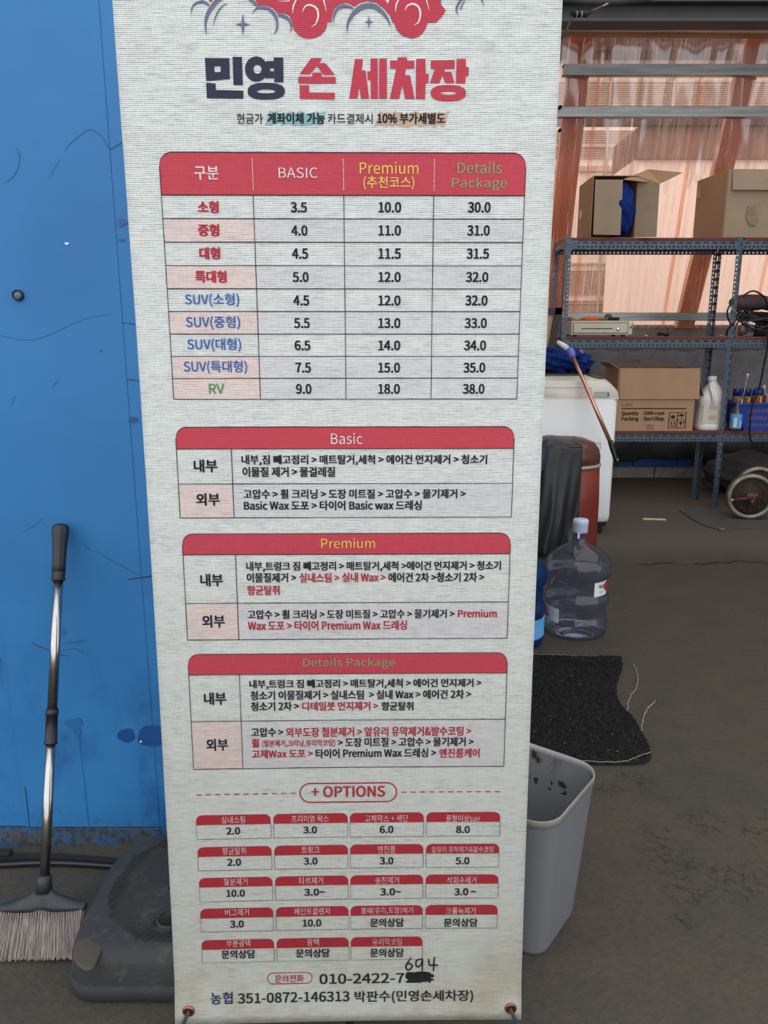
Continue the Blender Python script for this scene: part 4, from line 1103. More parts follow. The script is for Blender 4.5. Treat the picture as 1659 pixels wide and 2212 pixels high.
# blue cloth bundle in the box
bp = at(1357, 463, 5.46)
m = MB(); rn = random.Random(4)
def blobf(c, sx, sy, sz, amp=0.12, fr=3.0, sd=0):
    def f(u, v):
        a = 2 * PI * u; b = PI * v
        d = Vector((math.sin(b) * math.cos(a), math.sin(b) * math.sin(a), math.cos(b)))
        k = 1 + amp * (math.sin(fr * d.x * 3 + sd) * math.sin(fr * d.z * 2.3 + 1 + sd) + 0.6 * math.sin(fr * d.z * 5 + d.x * 7 + sd * 2) + 0.4 * math.sin(fr * 6 * d.y + 5 * d.z))
        return Vector((c[0] + d.x * sx * k, c[1] + d.y * sy * k, c[2] + d.z * sz * k))
    return f
m.grid(blobf((1.615, 5.56, z0 + 0.175), 0.085, 0.10, 0.165, 0.10, 2.2, 1), 36, 28)
tag(m.build('blue_cloth', M_BLUECLOTH, None), 'crumpled royal blue cloth stuffed in the open box, top shelf', 'cloth')

t = thing('cardboard_box', (2.58, 5.72, z0), 'large closed greyish cardboard box at the right of the top shelf', 'box', 'cardboard boxes on the rack')
fz = 2.322
A = Vector((2.30, 5.515, z0)); Bv = Vector((2.245, 5.90, z0)); Wv = Vector((0.56, 0.02, 0)); Up = Vector((0, 0, fz - z0))
m = MB()
m.add([A, A + Wv, Bv + Wv, Bv, A + Up, A + Wv + Up, Bv + Wv + Up, Bv + Up], [(3, 2, 1, 0), (4, 5, 6, 7), (0, 1, 5, 4), (1, 2, 6, 5), (2, 3, 7, 6), (3, 0, 4, 7)])
m.build('box_body', M_CARD, t, bevel=0.004)
qa = at(1583, 366, 5.505); qb = at(1586, 411, 5.505)
m = MB(); m.add([A + Vector((.004, -.004, .003)), A + Wv + Vector((0, -.004, .003)), A + Wv + Up + Vector((0, -.004, 0)), A + Up + Vector((.004, -.004, 0)),
                 A + Vector((.004, -.001, .003)), A + Wv + Vector((0, -.001, .003)), A + Wv + Up + Vector((0, -.001, 0)), A + Up + Vector((.004, -.001, 0))], [(0, 1, 2, 3), (7, 6, 5, 4), (0, 4, 5, 1), (1, 5, 6, 2), (2, 6, 7, 3), (3, 7, 4, 0)])
m.build('front_panel', M_CARD2, t)
m = MB(); qpanel(m, (qa.x, 5.506, fz + .002), (qa.x + .56, 5.52, fz + .002), (qa.x + .56, 5.508, qb.z), (qa.x + .006, 5.494, qb.z), .005); m.build('flap', M_CARD2, t, bevel=0.0015)
m = MB(); qpanel(m, at(1519, 386, 5.86), at(1514, 428, 5.84), at(1504, 428, 5.83), at(1514, 388, 5.86), .004); m.build('flap', M_CARD, t)
m = MB(); tp_ = [at(1616, 444, 5.507), at(1633, 444, 5.507), at(1638, 478, 5.507), at(1632, 487, 5.507), at(1620, 486, 5.507), at(1612, 470, 5.507)]
m.prism([(p.x, p.z) for p in tp_], lambda u, v, d: Vector((u, 5.509 - d + (u - 2.3) * .035 - 0.004, v)), 0, 0.002); m.build('tape', M_TAPE, t)

# big lower box with shipping print
z0 = BZ[0]; YBX = 5.525
xa, xb = at(1331, 900, YBX).x, at(1497, 900, YBX).x; zt = at(1420, 796, YBX).z; zm = at(1420, 862, YBX).z
t = thing('cardboard_box', ((xa + xb) / 2, 5.7, z0), 'open cardboard cup carton with black printing, on the lowest shelf', 'box', 'cardboard boxes on the rack')
m = MB()
for a, b, c, d in (((xa, YBX, z0), (xb, YBX, z0), (xb, YBX, zt), (xa, YBX, zt)), ((xa, 5.87, z0), (xb, 5.87, z0), (xb, 5.87, zt), (xa, 5.87, zt)),
                   ((xa, YBX, z0), (xa, 5.87, z0), (xa, 5.87, zt), (xa, YBX, zt)), ((xb, YBX, z0), (xb, 5.87, z0), (xb, 5.87, zt), (xb, YBX, zt)), ((xa, YBX, z0 + .004), (xb, YBX, z0 + .004), (xb, 5.87, z0 + .004), (xa, 5.87, z0 + .004))):
    qpanel(m, a, b, c, d, .005)
m.build('box_body', M_CARD, t)
m = MB(); qpanel(m, (xa + .004, YBX - .004, zt + .002), (xb + .02, YBX - .004, zt + .002), (xb + .028, YBX - .014, zm), (xa + .01, YBX - .014, zm), .005); m.build('flap', M_CARD, t, bevel=.0015)
m = MB(); qpanel(m, (xb + .003, YBX, zt), (xb + .003, 5.86, zt), (xb + .062, 5.83, zm + .035), (xb + .070, YBX + .02, zm + .02), .004); m.build('flap', M_CARD, t, bevel=.001)
m = MB(); qpanel(m, (xa, YBX + .01, zt), (xa, 5.87, zt), (xa - .055, 5.84, zt + .035), (xa - .055, YBX + .05, zt + .038), .004); m.build('flap', M_CARD2, t)
m = MB(); qpanel(m, (xa, 5.872, zt), (xb, 5.872, zt), (xb, 5.89, zt + .02), (xa + .03, 5.89, zt + .03), .004); m.build('flap', M_CARD2, t)
m = MB(); m.grid(lambda u, v: Vector((xa + .02 + (xb - xa - .04) * u, YBX + .02 + .32 * v, zt - .012 + .014 * math.sin(23 * u + 5 * v) * math.sin(17 * v + 9 * u))), 24, 12)
m.build('bag_contents', M_BAG, t, fixn=False)
YT = YBX - .0032
def face_text(items, Y, mat, parent, flip=False):
    rs = text_meshes([(s, b) for s, _, _, _, _, b in items])
    for (s, x0_, x1_, y0_, y1_, b), (vs, fs, bb) in zip(items, rs):
        p0 = at(x0_, y1_, Y); p1 = at(x1_, y0_, Y)
        m = MB(); m.add([(p0.x + (v[0] - bb[0]) / (bb[1] - bb[0]) * (p1.x - p0.x), Y - v[2], p0.z + (v[1] - bb[2]) / (bb[3] - bb[2]) * (p1.z - p0.z)) for v in vs], fs)
        m.build('printed_text', mat, parent, fixn=False)
face_text([('C/NO.', 1343, 1368, 871, 879, 0), ('Quantity', 1342.5, 1380, 888.5, 899, .03), ('Packing', 1342, 1380, 900, 911, .03), ('1000 cups', 1390, 1436, 888.5, 898, .03), ('50pcs X 20bags', 1389, 1435, 899.5, 911, .03)], YT, M_INK, t)
def frect(mb, px0, py0, px1, py1, Y):
    a = at(px0, py1, Y); b = at(px1, py0, Y); mb.add([(a.x, Y, a.z), (b.x, Y, a.z), (b.x, Y, b.z), (a.x, Y, b.z)], [(0, 1, 2, 3)])
m = MB(); frect(m, 1343, 881.5, 1482.5, 883.8, YT); frect(m, 1384.8, 890, 1386, 910, YT); m.build('printed_rules', M_INK, t, fixn=False)
m = MB()
for a in ((1444.5, 890.5, 1481.5, 891.7), (1444.5, 923.5, 1481.5, 924.7), (1444.5, 890.5, 1445.7, 924.7), (1480.3, 890.5, 1481.5, 924.7), (1462.4, 890.5, 1463.4, 924.7), (1444.5, 907, 1481.5, 908)): frect(m, *a, YT)
def fpoly(mb, pts, Y):
    q = [at(a, b, Y) for a, b in pts]; tri = tessellate_polygon([[Vector((p.x, p.z, 0)) for p in q]]); mb.add(q, [tuple(t_) for t_ in tri])
fpoly(m, [(1465.5, 900), (1467, 896.5), (1470, 894.3), (1472, 893.6), (1474, 894.3), (1477, 896.5), (1478.5, 900), (1475.5, 898.8), (1472.6, 899.6), (1472.6, 904.5), (1470, 904.5), (1471.4, 903.4), (1471.4, 899.6), (1468.5, 898.8)], YT)
for cx in (1450.5, 1457): fpoly(m, [(cx - .9, 918.5), (cx - .9, 914), (cx - 2.4, 914), (cx, 910.5), (cx + 2.4, 914), (cx + .9, 914), (cx + .9, 918.5)], YT)
frect(m, 1448, 919.5, 1460, 920.8, YT)
fpoly(m, [(1467, 911), (1474, 911), (1473, 916), (1471, 917.3), (1471, 920), (1473, 921), (1468, 921), (1470, 920), (1470, 917.3), (1468, 916)], YT)
frect(m, 1476.6, 911, 1477.6, 921, YT); frect(m, 1475.2, 911, 1479, 914, YT)
fpoly(m, [(1448.5, 896), (1451, 899), (1453.8, 895), (1456.6, 899), (1459, 896), (1458, 902), (1455, 904.5), (1452.6, 904.5), (1449.5, 902)], YT)
m.build('printed_symbols', M_INK, t, fixn=False)
m = MB(); frect(m, 1397, 917, 1413, 929, YT - .0004); m.build('tape', M_TAPE, t, fixn=False)

# ------------------------------------------------------------------ mid shelf: cash drawer and tools
zc = BZ[1]; Yd = 5.53
xa, xb = at(1234, 710, Yd).x, at(1361, 710, Yd).x; zt = zc + .108
t = thing('cash_drawer', ((xa + xb) / 2, 5.68, zc), 'beige metal cash drawer with a key lock on the middle shelf', 'cash drawer')
MB().box2((xa, Yd + .004, zc + .010), (xb, 5.83, zt)).build('case', M_BEIGE, t, bevel=.005)
m = MB(); 
for x, y in ((xa + .035, Yd + .03), (xb - .035, Yd + .03), (xa + .035, 5.80), (xb - .035, 5.80)): m.lathe([(.012, 0), (.014, .011)], (x, y, zc), 12)
m.build('feet', M_BLACKM, t)['kind'] = 'stuff'
ga, gb = at(1239, 697.5, Yd), at(1356.5, 720, Yd)
dz0, dz1 = zc + .022, zt - .013
m = MB(); m.box2((xa + .014, Yd + .001, dz0), (xb - .014, Yd + .0045, dz1)); m.build('drawer_gap', M_BLACKM, t)
m = MB(); m.box2((xa + .017, Yd - .001, dz0 + .003), (xb - .017, Yd + .004, dz1 - .003)); dr = m.build('drawer', M_BEIGE, t, bevel=.001)
sx0, sx1 = at(1256, 712, Yd).x, at(1323, 712, Yd).x
MB().box2((sx0, Yd - .0022, zc + .051), (sx1, Yd - .0008, zc + .056)).build('slot', M_BLACKM, dr)
lk = at(1334.5, 712, Yd)
MB().lathe([(.012, 0), (.012, .004), (.0095, .006), (.004, .0062)], (lk.x, Yd - .001, zc + .050), 20, rot=rotx).build('lock', M_CHROME, dr)
m = MB(); m.box2((xb, Yd + .02, zc + .068), (xb + .026, Yd + .05, zc + .078)); m.box2((xb + .024, Yd + .02, zc + .058), (xb + .028, Yd + .05, zc + .09)); m.box2((xb, Yd + .02, zc + .015), (xb + .022, Yd + .05, zc + .055)); m.build('hinge_bracket', M_BEIGE, t)
# screwdriver
p0 = at(1240, 688, 5.60); zz = zt
t = thing('screwdriver', (1.52, 5.60, zz), 'screwdriver with orange handle lying on the cash drawer', 'tool')
hx0, hx1 = at(1261, 688, 5.6).x, at(1290, 688, 5.6).x; rx_ = Matrix.Rotation(R(90), 3, 'Y')
MB().lathe([(.008, 0), (.013, .006), (.014, .05), (.015, .085), (.016, .093), (.012, .103)], (hx0, 5.60, zz + .016), 16, rot=rx_).build('handle', M_ORANGE, t)
MB().tube([(at(1232, 690, 5.6).x, 5.60, zz + .010), (hx0 + .002, 5.60, zz + .016)], .004, 8).build('shaft', M_COPPER, t)
t = thing('hammer', (1.40, 5.68, zz), 'small tan-handled hammer behind the orange screwdriver', 'tool')
MB().tube([(1.31, 5.70, zz + .010), (1.46, 5.68, zz + .014)], .009, 10).build('handle', M_WOOD, t); MB().box((1.325, 5.70, zz + .014), (.035, .07, .026)).build('head', M_RUST, t, bevel=.004)
t = thing('screwdriver', (1.60, 5.62, zz), 'screwdriver with green handle lying on the cash drawer', 'tool')
MB().lathe([(.006, 0), (.010, .006), (.010, .06), (.006, .07)], (at(1290, 688, 5.62).x, 5.62, zz + .011), 12, rot=rx_).build('handle', simple('olive_plastic', (96, 100, 70), .5), t)
MB().tube([(at(1304, 688, 5.62).x, 5.62, zz + .011), (at(1313, 688, 5.62).x + .01, 5.62, zz + .009)], .003, 8).build('shaft', M_CHROME, t)
t = thing('binder_clip', (1.62, 5.60, zz), 'black clamp on the right end of the cash drawer', 'clip')
m = MB(); a = at(1315, 690, 5.6).x; b = at(1337, 690, 5.6).x
m.box2((a, 5.59, zz), (a + (b - a) * .44, 5.62, zz + .024)); m.box2((a + (b - a) * .56, 5.59, zz), (b, 5.62, zz + .024)); m.box2((a + .01, 5.60, zz), (b - .01, 5.63, zz + .018)); m.build('jaws', M_BLACKM, t, bevel=.003)
tag(MB().box2((at(1304, 688, 5.65).x, 5.64, zz), (at(1340, 688, 5.65).x, 5.66, zz + .022)).build('wooden_block', M_WOOD, None, bevel=.003), 'short tan wooden block behind the black clamp', 'wood')
tag(MB().lathe([(.03, 0), (.03, .03), (.02, .045), (.012, .05)], (at(1314, 685, 5.72).x, 5.72, zz), 14).build('rusty_cap', M_RUST, None), 'small rusty brown cap at the back of the cash drawer', 'cap')
# small things on the middle board
p = at(1434, 722, 5.60)
t = thing('plastic_nozzle', (p.x, 5.60, zc), 'small black plastic nozzle lying on the middle shelf', 'nozzle')
MB().lathe([(.013, -.045), (.012, 0), (.019, .012), (.020, .03), (.014, .034)], (p.x, 5.60, zc + .020), 14, rot=rx_).build('tube', M_BLACK, t)
for i, (px, c, lab) in enumerate(((1352, M_LABELW, 'tiny white chip on the middle shelf beside the cash drawer'), (1395, M_SCRAP, 'tiny pale chip in the middle of the board'), (1558, M_SCRAP, 'tiny pale chip near the right rack post'))):
    p = at(px, 722, 5.6); tag(MB().box((p.x, 5.6, zc + .006), (.02, .016, .012), Matrix.Rotation(.4, 3, 'Z')).build('chip', c, None, bevel=.003), lab, 'debris')
# cable heap at the right of the middle shelf
CX = at(1628, 700, 5.66).x
t = thing('power_tool', (CX + .02, 5.68, zc), 'dusty maroon power tool buried under cables on the middle shelf', 'power tool')
m = MB(); m.lathe([(.02, -.16), (.045, -.13), (.055, -.06), (.055, .05), (.04, .11), (.05, .13), (.05, .19)], (at(1625, 653, 5.7).x, 5.70, at(1625, 653, 5.7).z), 20, rot=rx_)
m.build('body', simple('dusty_maroon', (84, 58, 62), .7, var=.2), t); MB().box2((CX - .05, 5.66, zc), (CX + .14, 5.76, zc + .17)).build('motor', M_BLACKM, t, bevel=.02)
def coil(name, c, rad, n, r, sd, mat, label, tilt=.5, flat=.5, grp=None):
    rn = random.Random(sd); pts = []
    N = n * 14
    for i in range(N):
        a = 2 * PI * i / 14; k = i // 14
        rr = rad * (1 + .22 * math.sin(i * .37 + sd) + .10 * rn.uniform(-1, 1))
        pts.append((c[0] + rr * math.cos(a), c[1] + rr * flat * math.sin(a) * .6 + .01 * rn.uniform(-1, 1), max(c[2] + rr * tilt * math.sin(a + .7 * math.sin(i * .11)) + .015 * math.sin(i * .5), zc + r)))
    m = MB(); m.tube(smoothline(pts, 3), r, 6)
    return tag(m.build(name, mat, None), label, 'cable', grp)
coil('coiled_cable', (CX + .04, 5.67, zc + .17), .15, 7, .0065, 2, M_CABLE, 'dusty brown cable coiled in a heap on the right of the middle shelf', .42)
coil('coiled_cable', (CX + .01, 5.61, zc + .12), .16, 5, .0055, 8, M_BLACK, 'black cable looped over the dusty cable heap', .5)
pts = [at(1604, 640, 5.55), at(1618, 631, 5.54), at(1630, 629, 5.54), at(1644, 636, 5.55), at(1654, 648, 5.57), at(1658, 668, 5.6)]
tag(MB().tube(smoothline([tuple(p) for p in pts], 5), .006, 8).build('cable_loop', M_BLACK, None), 'thin black cable loop arching above the maroon tool', 'cable')
pts = [at(1585, 650, 5.47), at(1574, 664, 5.46), at(1571, 680, 5.46), at(1578, 698, 5.47), at(1583, 700, 5.47), at(1572, 712, 5.50), (at(1570, 718, 5.53).x, 5.53, zc + .007)]
tag(MB().tube(smoothline([tuple(p) for p in pts], 5), .006, 8).build('cable_loop', M_BLACK, None), 'black cable bulging left past the middle rack posts', 'cable')
p = at(1602, 712, 5.58)
t = thing('lidded_jar', (p.x, 5.58, zc), 'round dark knob with a wire ring beside the cable heap', 'knob')
m = MB(); m.grid(blobf((p.x, 5.58, zc + .042), .032, .03, .040, 0), 20, 14); m.build('knob', simple('brown_glass', (92, 70, 68), .25), t)
m = MB(); m.tube([(p.x + .012 + .048 * math.cos(a * PI / 10), 5.575, zc + .051 + .048 * math.sin(a * PI / 10)) for a in range(20)] + [(p.x + .060, 5.575, zc + .051)], .003, 6); m.build('ring', M_BAND, t)
p = at(1621, 710, 5.60)
t = thing('plastic_clamp', (p.x, 5.60, zc), 'grey-white plastic clamp by the dark knob on the middle shelf', 'clamp')
MB().box((p.x, 5.60, zc + .082), (.05, .04, .035), Matrix.Rotation(.3, 3, 'Y')).build('head', M_WPLAST, t, bevel=.008)
MB().box2((p.x - .025, 5.585, zc), (p.x + .02, 5.62, zc + .07)).build('body', M_GREYTXT, t, bevel=.006)
# cord hanging in front of the right-hand rack
pts = [(at(1650, 722, 5.47).x, 5.52, zc + .012), at(1656, 722, 5.475), at(1658, 745, 5.465), at(1650, 790, 5.465), at(1638, 845, 5.465), at(1624, 880, 5.44), at(1619, 930, 5.44), at(1624, 955, 5.46), at(1640, 968, 5.46), at(1662, 972, 5.50), at(1680, 974, 5.52)]
tag(MB().tube(smoothline([tuple(p) for p in pts], 6), .0065, 8).build('hanging_cable', M_BLACKM, None), 'black cord hanging down in front of the blue basket', 'cable')

# ------------------------------------------------------------------ bottom shelf: jug, spray bottle, basket
zc0 = BZ[0]; Yj = 5.60
p = at(1531, 900, Yj)
t = thing('plastic_jug', (p.x, Yj, zc0), 'white plastic jug with handle and cream label, between carton and rack post', 'jug')
hw = .089
lo = []
for z, w, dpt, dx in ((0, hw - .006, .062, 0), (.008, hw, .068, 0), (.04, hw, .068, 0), (.045, hw - .004, .064, 0), (.19, hw - .004, .064, 0), (.20, hw, .068, 0), (.235, hw * .98, .066, 0), (.27, hw * .80, .058, .006), (.305, .052, .044, .010), (.33, .034, .034, .008), (.345, .027, .027, .004), (.36, .026, .026, .002)):
    lo.append([Vector((p.x + dx + x, Yj + y, zc0 + z)) for x, y in rrect(-w, w, -dpt, dpt, min(w, dpt) * .75, 5)])
m = MB(); m.loft(lo); m.build('body', M_WPLAST, t)
lo = []
for z, w in ((.352, .030), (.356, .031), (.38, .031), (.385, .028)): lo.append([Vector((p.x + x, Yj + y, zc0 + z)) for x, y in rrect(-w, w, -w, w, w * .95, 6)])
m = MB(); m.loft(lo); m.build('cap', M_WPLAST, t)
m = MB(); m.tube(smoothline([(p.x - .022, Yj - .03, zc0 + .335), (p.x - .028, Yj - .060, zc0 + .30), (p.x - .020, Yj - .078, zc0 + .26), (p.x - .012, Yj - .078, zc0 + .22), (p.x - .01, Yj - .066, zc0 + .195)], 5), .011, 10); m.build('handle', M_WPLAST, t)
m = MB(); m.grid(lambda u, v: Vector((p.x - .072 + .144 * u, Yj - .0655 - .001, zc0 + .052 + .135 * v)), 6, 4); lb = m.build('label', M_LABELC, t, fixn=False)
m = MB()
for k, (w, z) in enumerate(((.05, .176), (.055, .167), (.045, .160), (.05, .153), (.03, .13), (.055, .105), (.05, .098), (.055, .091), (.04, .084), (.055, .077))): m.box2((p.x - .03, Yj - .0672, zc0 + z), (p.x - .03 + w, Yj - .0667, zc0 + z + .0022))
m.build('label_print', M_GREYTXT, lb)['kind'] = 'stuff'
# spray bottle
Ys = 5.52; p = at(1589, 915, Ys)
t = thing('spray_bottle', (p.x, Ys, zc0), 'clear trigger spray bottle with sky blue label beside the basket', 'bottle')
MB().lathe([(.036, 0), (.040, .006), (.041, .02), (.0405, .11), (.039, .135), (.030, .160), (.018, .180), (.014, .190), (.014, .215)], (p.x, Ys, zc0), 24).build('body', M_CLEAR, t)
MB().lathe([(.0413, .022), (.0413, .125)], (p.x, Ys, zc0), 28, cap=False).build('label', M_LABELB, t, fixn=False)
m = MB(); m.lathe([(.0417, .03), (.0417, .085)], (p.x, Ys, zc0), 28, cap=False)
w_ = MB()
for a0, a1, z0_, z1_ in ((-105, -135, .03, .10), (-75, -40, .050, .062), (-78, -42, .036, .044), (-80, -45, .068, .076)):
    w_.grid(lambda u, v, a0=a0, a1=a1, z0_=z0_, z1_=z1_: Vector((p.x + .0418 * math.cos(R(a0 + (a1 - a0) * u)), Ys + .0418 * math.sin(R(a0 + (a1 - a0) * u)), zc0 + z0_ + (z1_ - z0_) * v)), 6, 1)
w_.build('label_stripes', M_LABELW, t, fixn=False)['kind'] = 'stuff'
m = MB(); m.lathe([(.017, .205), (.018, .222), (.013, .230)], (p.x, Ys, zc0), 16); m.box((p.x + .006, Ys, zc0 + .238), (.062, .022, .024)); m.box((p.x + .040, Ys, zc0 + .24), (.014, .016, .016)); m.build('spray_head', M_CLEAR, t, bevel=.003)
m = MB(); m.tube([(p.x + .022, Ys, zc0 + .23), (p.x + .030, Ys, zc0 + .212), (p.x + .024, Ys, zc0 + .190)], .005, 8); m.build('trigger', M_WPLAST, t)
# blue slatted basket
Yb = 5.54; xa = at(1607, 925, Yb).x; xat = at(1594, 870, Yb).x; zt = at(1630, 870, Yb).z; xb = xa + .46
t = thing('plastic_basket', ((xa + xb) / 2, 5.68, zc0), 'blue slotted plastic basket holding cans on the lowest shelf at right', 'basket')
m = MB(); m.box2((xa, Yb, zc0), (xb, 5.82, zc0 + .006)); m.build('bottom', M_BASKET, t)
Hh = zt - zc0; lean = (xa - xat)
def wallslots(mb, O, U, V, N, length, height):
    slotted(mb, O, U, V, N, length, height * .16, [(0, height * .16, length, [])] if False else [], .004)
def bside(O, U, V, N, length, H, n):
    m = MB()
    rows = []
    # solid strip, slots, solid strip ... (real openings)
    bands = [(0, .14, None), (.14, .30, 'L'), (.30, .38, None), (.38, .56, 'L'), (.56, .64, None), (.64, .80, 'L'), (.80, 1.0, None)]
    for a, b, k in bands:
        if k is None: rows.append((a * H, b * H, length, [None])) 
        else: rows.append((a * H, b * H, length / n, [(length / n * .30, (b - a) * H * .44)]))
    slotted(m, O, U, V, N, length, H, rows, .003)
    return m.build('side_wall', M_BASKET, t)
Vv = Vector((0, -.012, Hh)).normalized()
bside((xa, Yb, zc0), (1, 0, 0), Vv, (0, 1, 0), xb - xa, Hh, 26)
bside((xa, 5.82, zc0), (1, 0, 0), (0, 0, 1), (0, -1, 0), xb - xa, Hh, 26)
m = MB(); m.add([(xa, Yb, zc0), (xa, 5.82, zc0), (xat, 5.83, zt), (xat, Yb - .012, zt), (xa + .004, Yb, zc0), (xa + .004, 5.82, zc0), (xat + .004, 5.83, zt), (xat + .004, Yb - .012, zt)], [(0, 1, 2, 3), (7, 6, 5, 4), (0, 3, 7, 4), (1, 5, 6, 2), (2, 6, 7, 3), (0, 4, 5, 1)])
m.add([(xa, Yb - .001, zc0), (xat, Yb - .013, zt), (xa + .02, Yb - .013, zt), (xa + .02, Yb - .001, zc0)], [(0, 1, 2, 3)])
m.build('side_wall', M_BASKET, t); m = MB(); m.box2((xb - .004, Yb, zc0), (xb, 5.82, zt)); m.build('side_wall', M_BASKET, t)
MB().box2((xa + .012, Yb + .020, zc0 + .008), (xb - .012, Yb + .024, zt - .03)).build('liner', M_PANEL, t)
m = MB(); m.box2((xat - .006, Yb - .022, zt - .018), (xb + .006, Yb - .010, zt)); m.box2((xat - .006, 5.82, zt - .018), (xb + .006, 5.832, zt)); m.box2((xat - .006, Yb - .012, zt - .018), (xat + .004, 5.822, zt)); m.box2((xb, Yb - .012, zt - .018), (xb + .006, 5.822, zt))
m.build('rim', M_BASKET, t, bevel=.003)
def can(px, Y, r, capcol, bodycol, ztop, label, dome=False):
    x = at(px, 850, Y).x; zt_ = at(px, ztop, Y).z
    t = thing('spray_can', (x, Y, zc0 + .008), label, 'can', 'cans in the blue basket')
    zc_ = zt_ - .048
    MB().lathe([(r - .003, zc0 + .008), (r, zc0 + .012), (r, zc_ - .012), (r * .9, zc_)], (x, Y, 0), 22).build('body', bodycol, t)
    prof_ = [(r * .96, zc_ - .006), (r * .96, zt_ - .004), (r * .88, zt_)] if not dome else [(r * .98, zc_ - .01), (r * .98, zc_ + .015), (r * .82, zt_ - .012), (r * .45, zt_ - .001), (r * .1, zt_)]
    MB().lathe(prof_, (x, Y, 0), 22).build('cap', capcol, t)
    m = MB(); m.grid(lambda u, v: Vector((x + (r + .0008) * math.cos(R(-125 + 40 * u)), Y + (r + .0008) * math.sin(R(-125 + 40 * u)), zc_ - .07 + .05 * v)), 6, 1); m.build('label', M_CANR, t, fixn=False)
    m = MB(); m.grid(lambda u, v: Vector((x + (r + .0009) * math.cos(R(-85 + 18 * u)), Y + (r + .0009) * math.sin(R(-85 + 18 * u)), zc_ - .07 + .055 * v)), 3, 1); m.build('label', simple('bright_yellow', (240, 220, 40), .5), t, fixn=False)
CANBODY = simple('olive_can', (120, 96, 34), .4, var=.2, vs=20)
can(1592, 5.66, .030, M_CANB, CANBODY, 839, 'navy-capped spray can farthest left in the blue basket'); can(1613, 5.64, .032, M_CANB, CANBODY, 839, 'navy-capped spray can with yellow label, middle of the basket')
can(1637, 5.63, .038, simple('royal_cap', (24, 62, 150), .35), CANBODY, 836, 'can with rounded royal blue cap and yellow label', True)
def wand(pa, pb, Y, label, tip=True):
    a = at(*pa, Y); b = at(*pb, Y)
    a.z = max(a.z, zc0 + .012)
    t = thing('nozzle_straw', a, label, 'straw', 'straws in the blue basket')
    MB().tube([a, b], .0032, 8).build('tube', M_CLEAR if not tip else M_BAND, t)
    if tip:
        d = (b - a).normalized(); MB().tube([b - d * .01, b + d * .010, b + d * .026], [.005, .0058, .011], 10).build('tip', M_LABELW, t)
wand((1598, 890), (1614, 815), 5.575, 'thin straw with white flared tip leaning right in the basket'); wand((1613, 880), (1605, 800), 5.59, 'thin clear straw without tip leaning left in the basket', False)
wand((1668, 890), (1652, 840), 5.575, 'short straw with white flared tip at the right image edge')
tag(MB().box2((at(1650, 860, 5.64).x, 5.60, zc0 + .008), (at(1690, 860, 5.64).x, 5.75, at(1650, 852, 5.64).z)).build('small_box', simple('dull_rose', (170, 130, 120), .7), None, bevel=.004), 'dull rose small box standing in the basket at the right edge', 'box')

# ------------------------------------------------------------------ washing machine with mop
xr, xl = 1.448, .848; yf, yk = 4.78, 5.37
t = thing('washing_machine', (1.148, 5.07, 0), 'white top-loading washing machine in front of the rack', 'washing machine')
lo = []
for z, ins in ((.075, .018), (.085, .004), (.12, 0), (.86, 0)):
    lo.append([Vector((x, y, z)) for x, y in rrect(xl + ins, xr - ins, yf + ins, yk - ins, .035, 5)])
m = MB(); m.loft(lo); m.build('body', M_WASH, t)
# rounded top cover, higher at the back
lo = []
NY = 16
for i in range(NY + 1):
    v = i / NY; y = yf + (yk - yf) * v
    base = .86; e = min(v, 1) 
    hfront = math.sin(min(v / .22, 1) * PI / 2)
    top = base + .103 + (.022 * hfront + .090 * (v ** 1.1)) * (1 - .25 * max(0, (v - .92) / .08))
    ring = []
    K = 40
    for k in range(K + 1):
        s = math.sin(PI / 2 * (-1 + 2 * k / K))
        xx = (xl + xr) / 2 + s * (xr - xl) / 2
        prof_h = (1 - abs(s) ** 5.0) ** .42 if abs(s) < 1 else 0
        ring.append(Vector((xx, y, base + (top - base) * prof_h)))
    ring += [Vector((xr, y, base)), Vector((xl, y, base))]
    lo.append(ring)
m = MB(); m.loft(lo); m.build('top_cover', M_WASHT, t)
def topz(x, y):
    v = (y - yf) / (yk - yf); s = (x - (xl + xr) / 2) / ((xr - xl) / 2)
    top = .86 + .103 + (.022 * math.sin(min(v / .22, 1) * PI / 2) + .090 * (v ** 1.1)) * (1 - .25 * max(0, (v - .92) / .08))
    return .86 + (top - .86) * (max(0, 1 - abs(s) ** 5.0)) ** .42
m = MB(); m.grid(lambda u, v: (lambda x, y: Vector((x, y, topz(x, y) + .004)))(xl + .04 + (.36 + .06 * math.sin(PI * v)) * u, yf + .10 + .42 * v), 24, 16); m.build('lid_window', M_SMOKE, t, solid=.004)
def cp(u, v):
    a = 2 * PI * u; x = xr - .115 + .080 * v * math.cos(a); y = yf + .25 + .19 * v * math.sin(a)
    return Vector((x, y, topz(x, y) + .004))
m = MB(); m.grid(cp, 28, 5); m.build('control_panel', M_SMOKE, t, solid=.004)
m = MB(); m.box2((xl + .05, yf + .14, 1.0), (xl + .28, yf + .42, 1.004)); 
for x, y in ((xl + .06, yf + .06), (xr - .06, yf + .06), (xl + .06, yk - .06), (xr - .06, yk - .06)): MB().lathe([(.024, 0), (.028, .02), (.022, .03), (.022, .082)], (x, y, 0), 12).build('foot', M_BLACKM, t)
MB().box2((xl + .03, yf + .03, .045), (xr - .02, yk - .03, .085)).build('base_skirt', M_BLACKM, t)
ha, hb = at(1262, 975, yf), at(1299, 954.5, yf)
m = MB(); o8 = rrect(ha.x, hb.x, ha.z, hb.z, .012, 4); i8 = rrect(ha.x + .006, hb.x - .006, ha.z + .006, hb.z - .010, .008, 4); nn = len(o8)
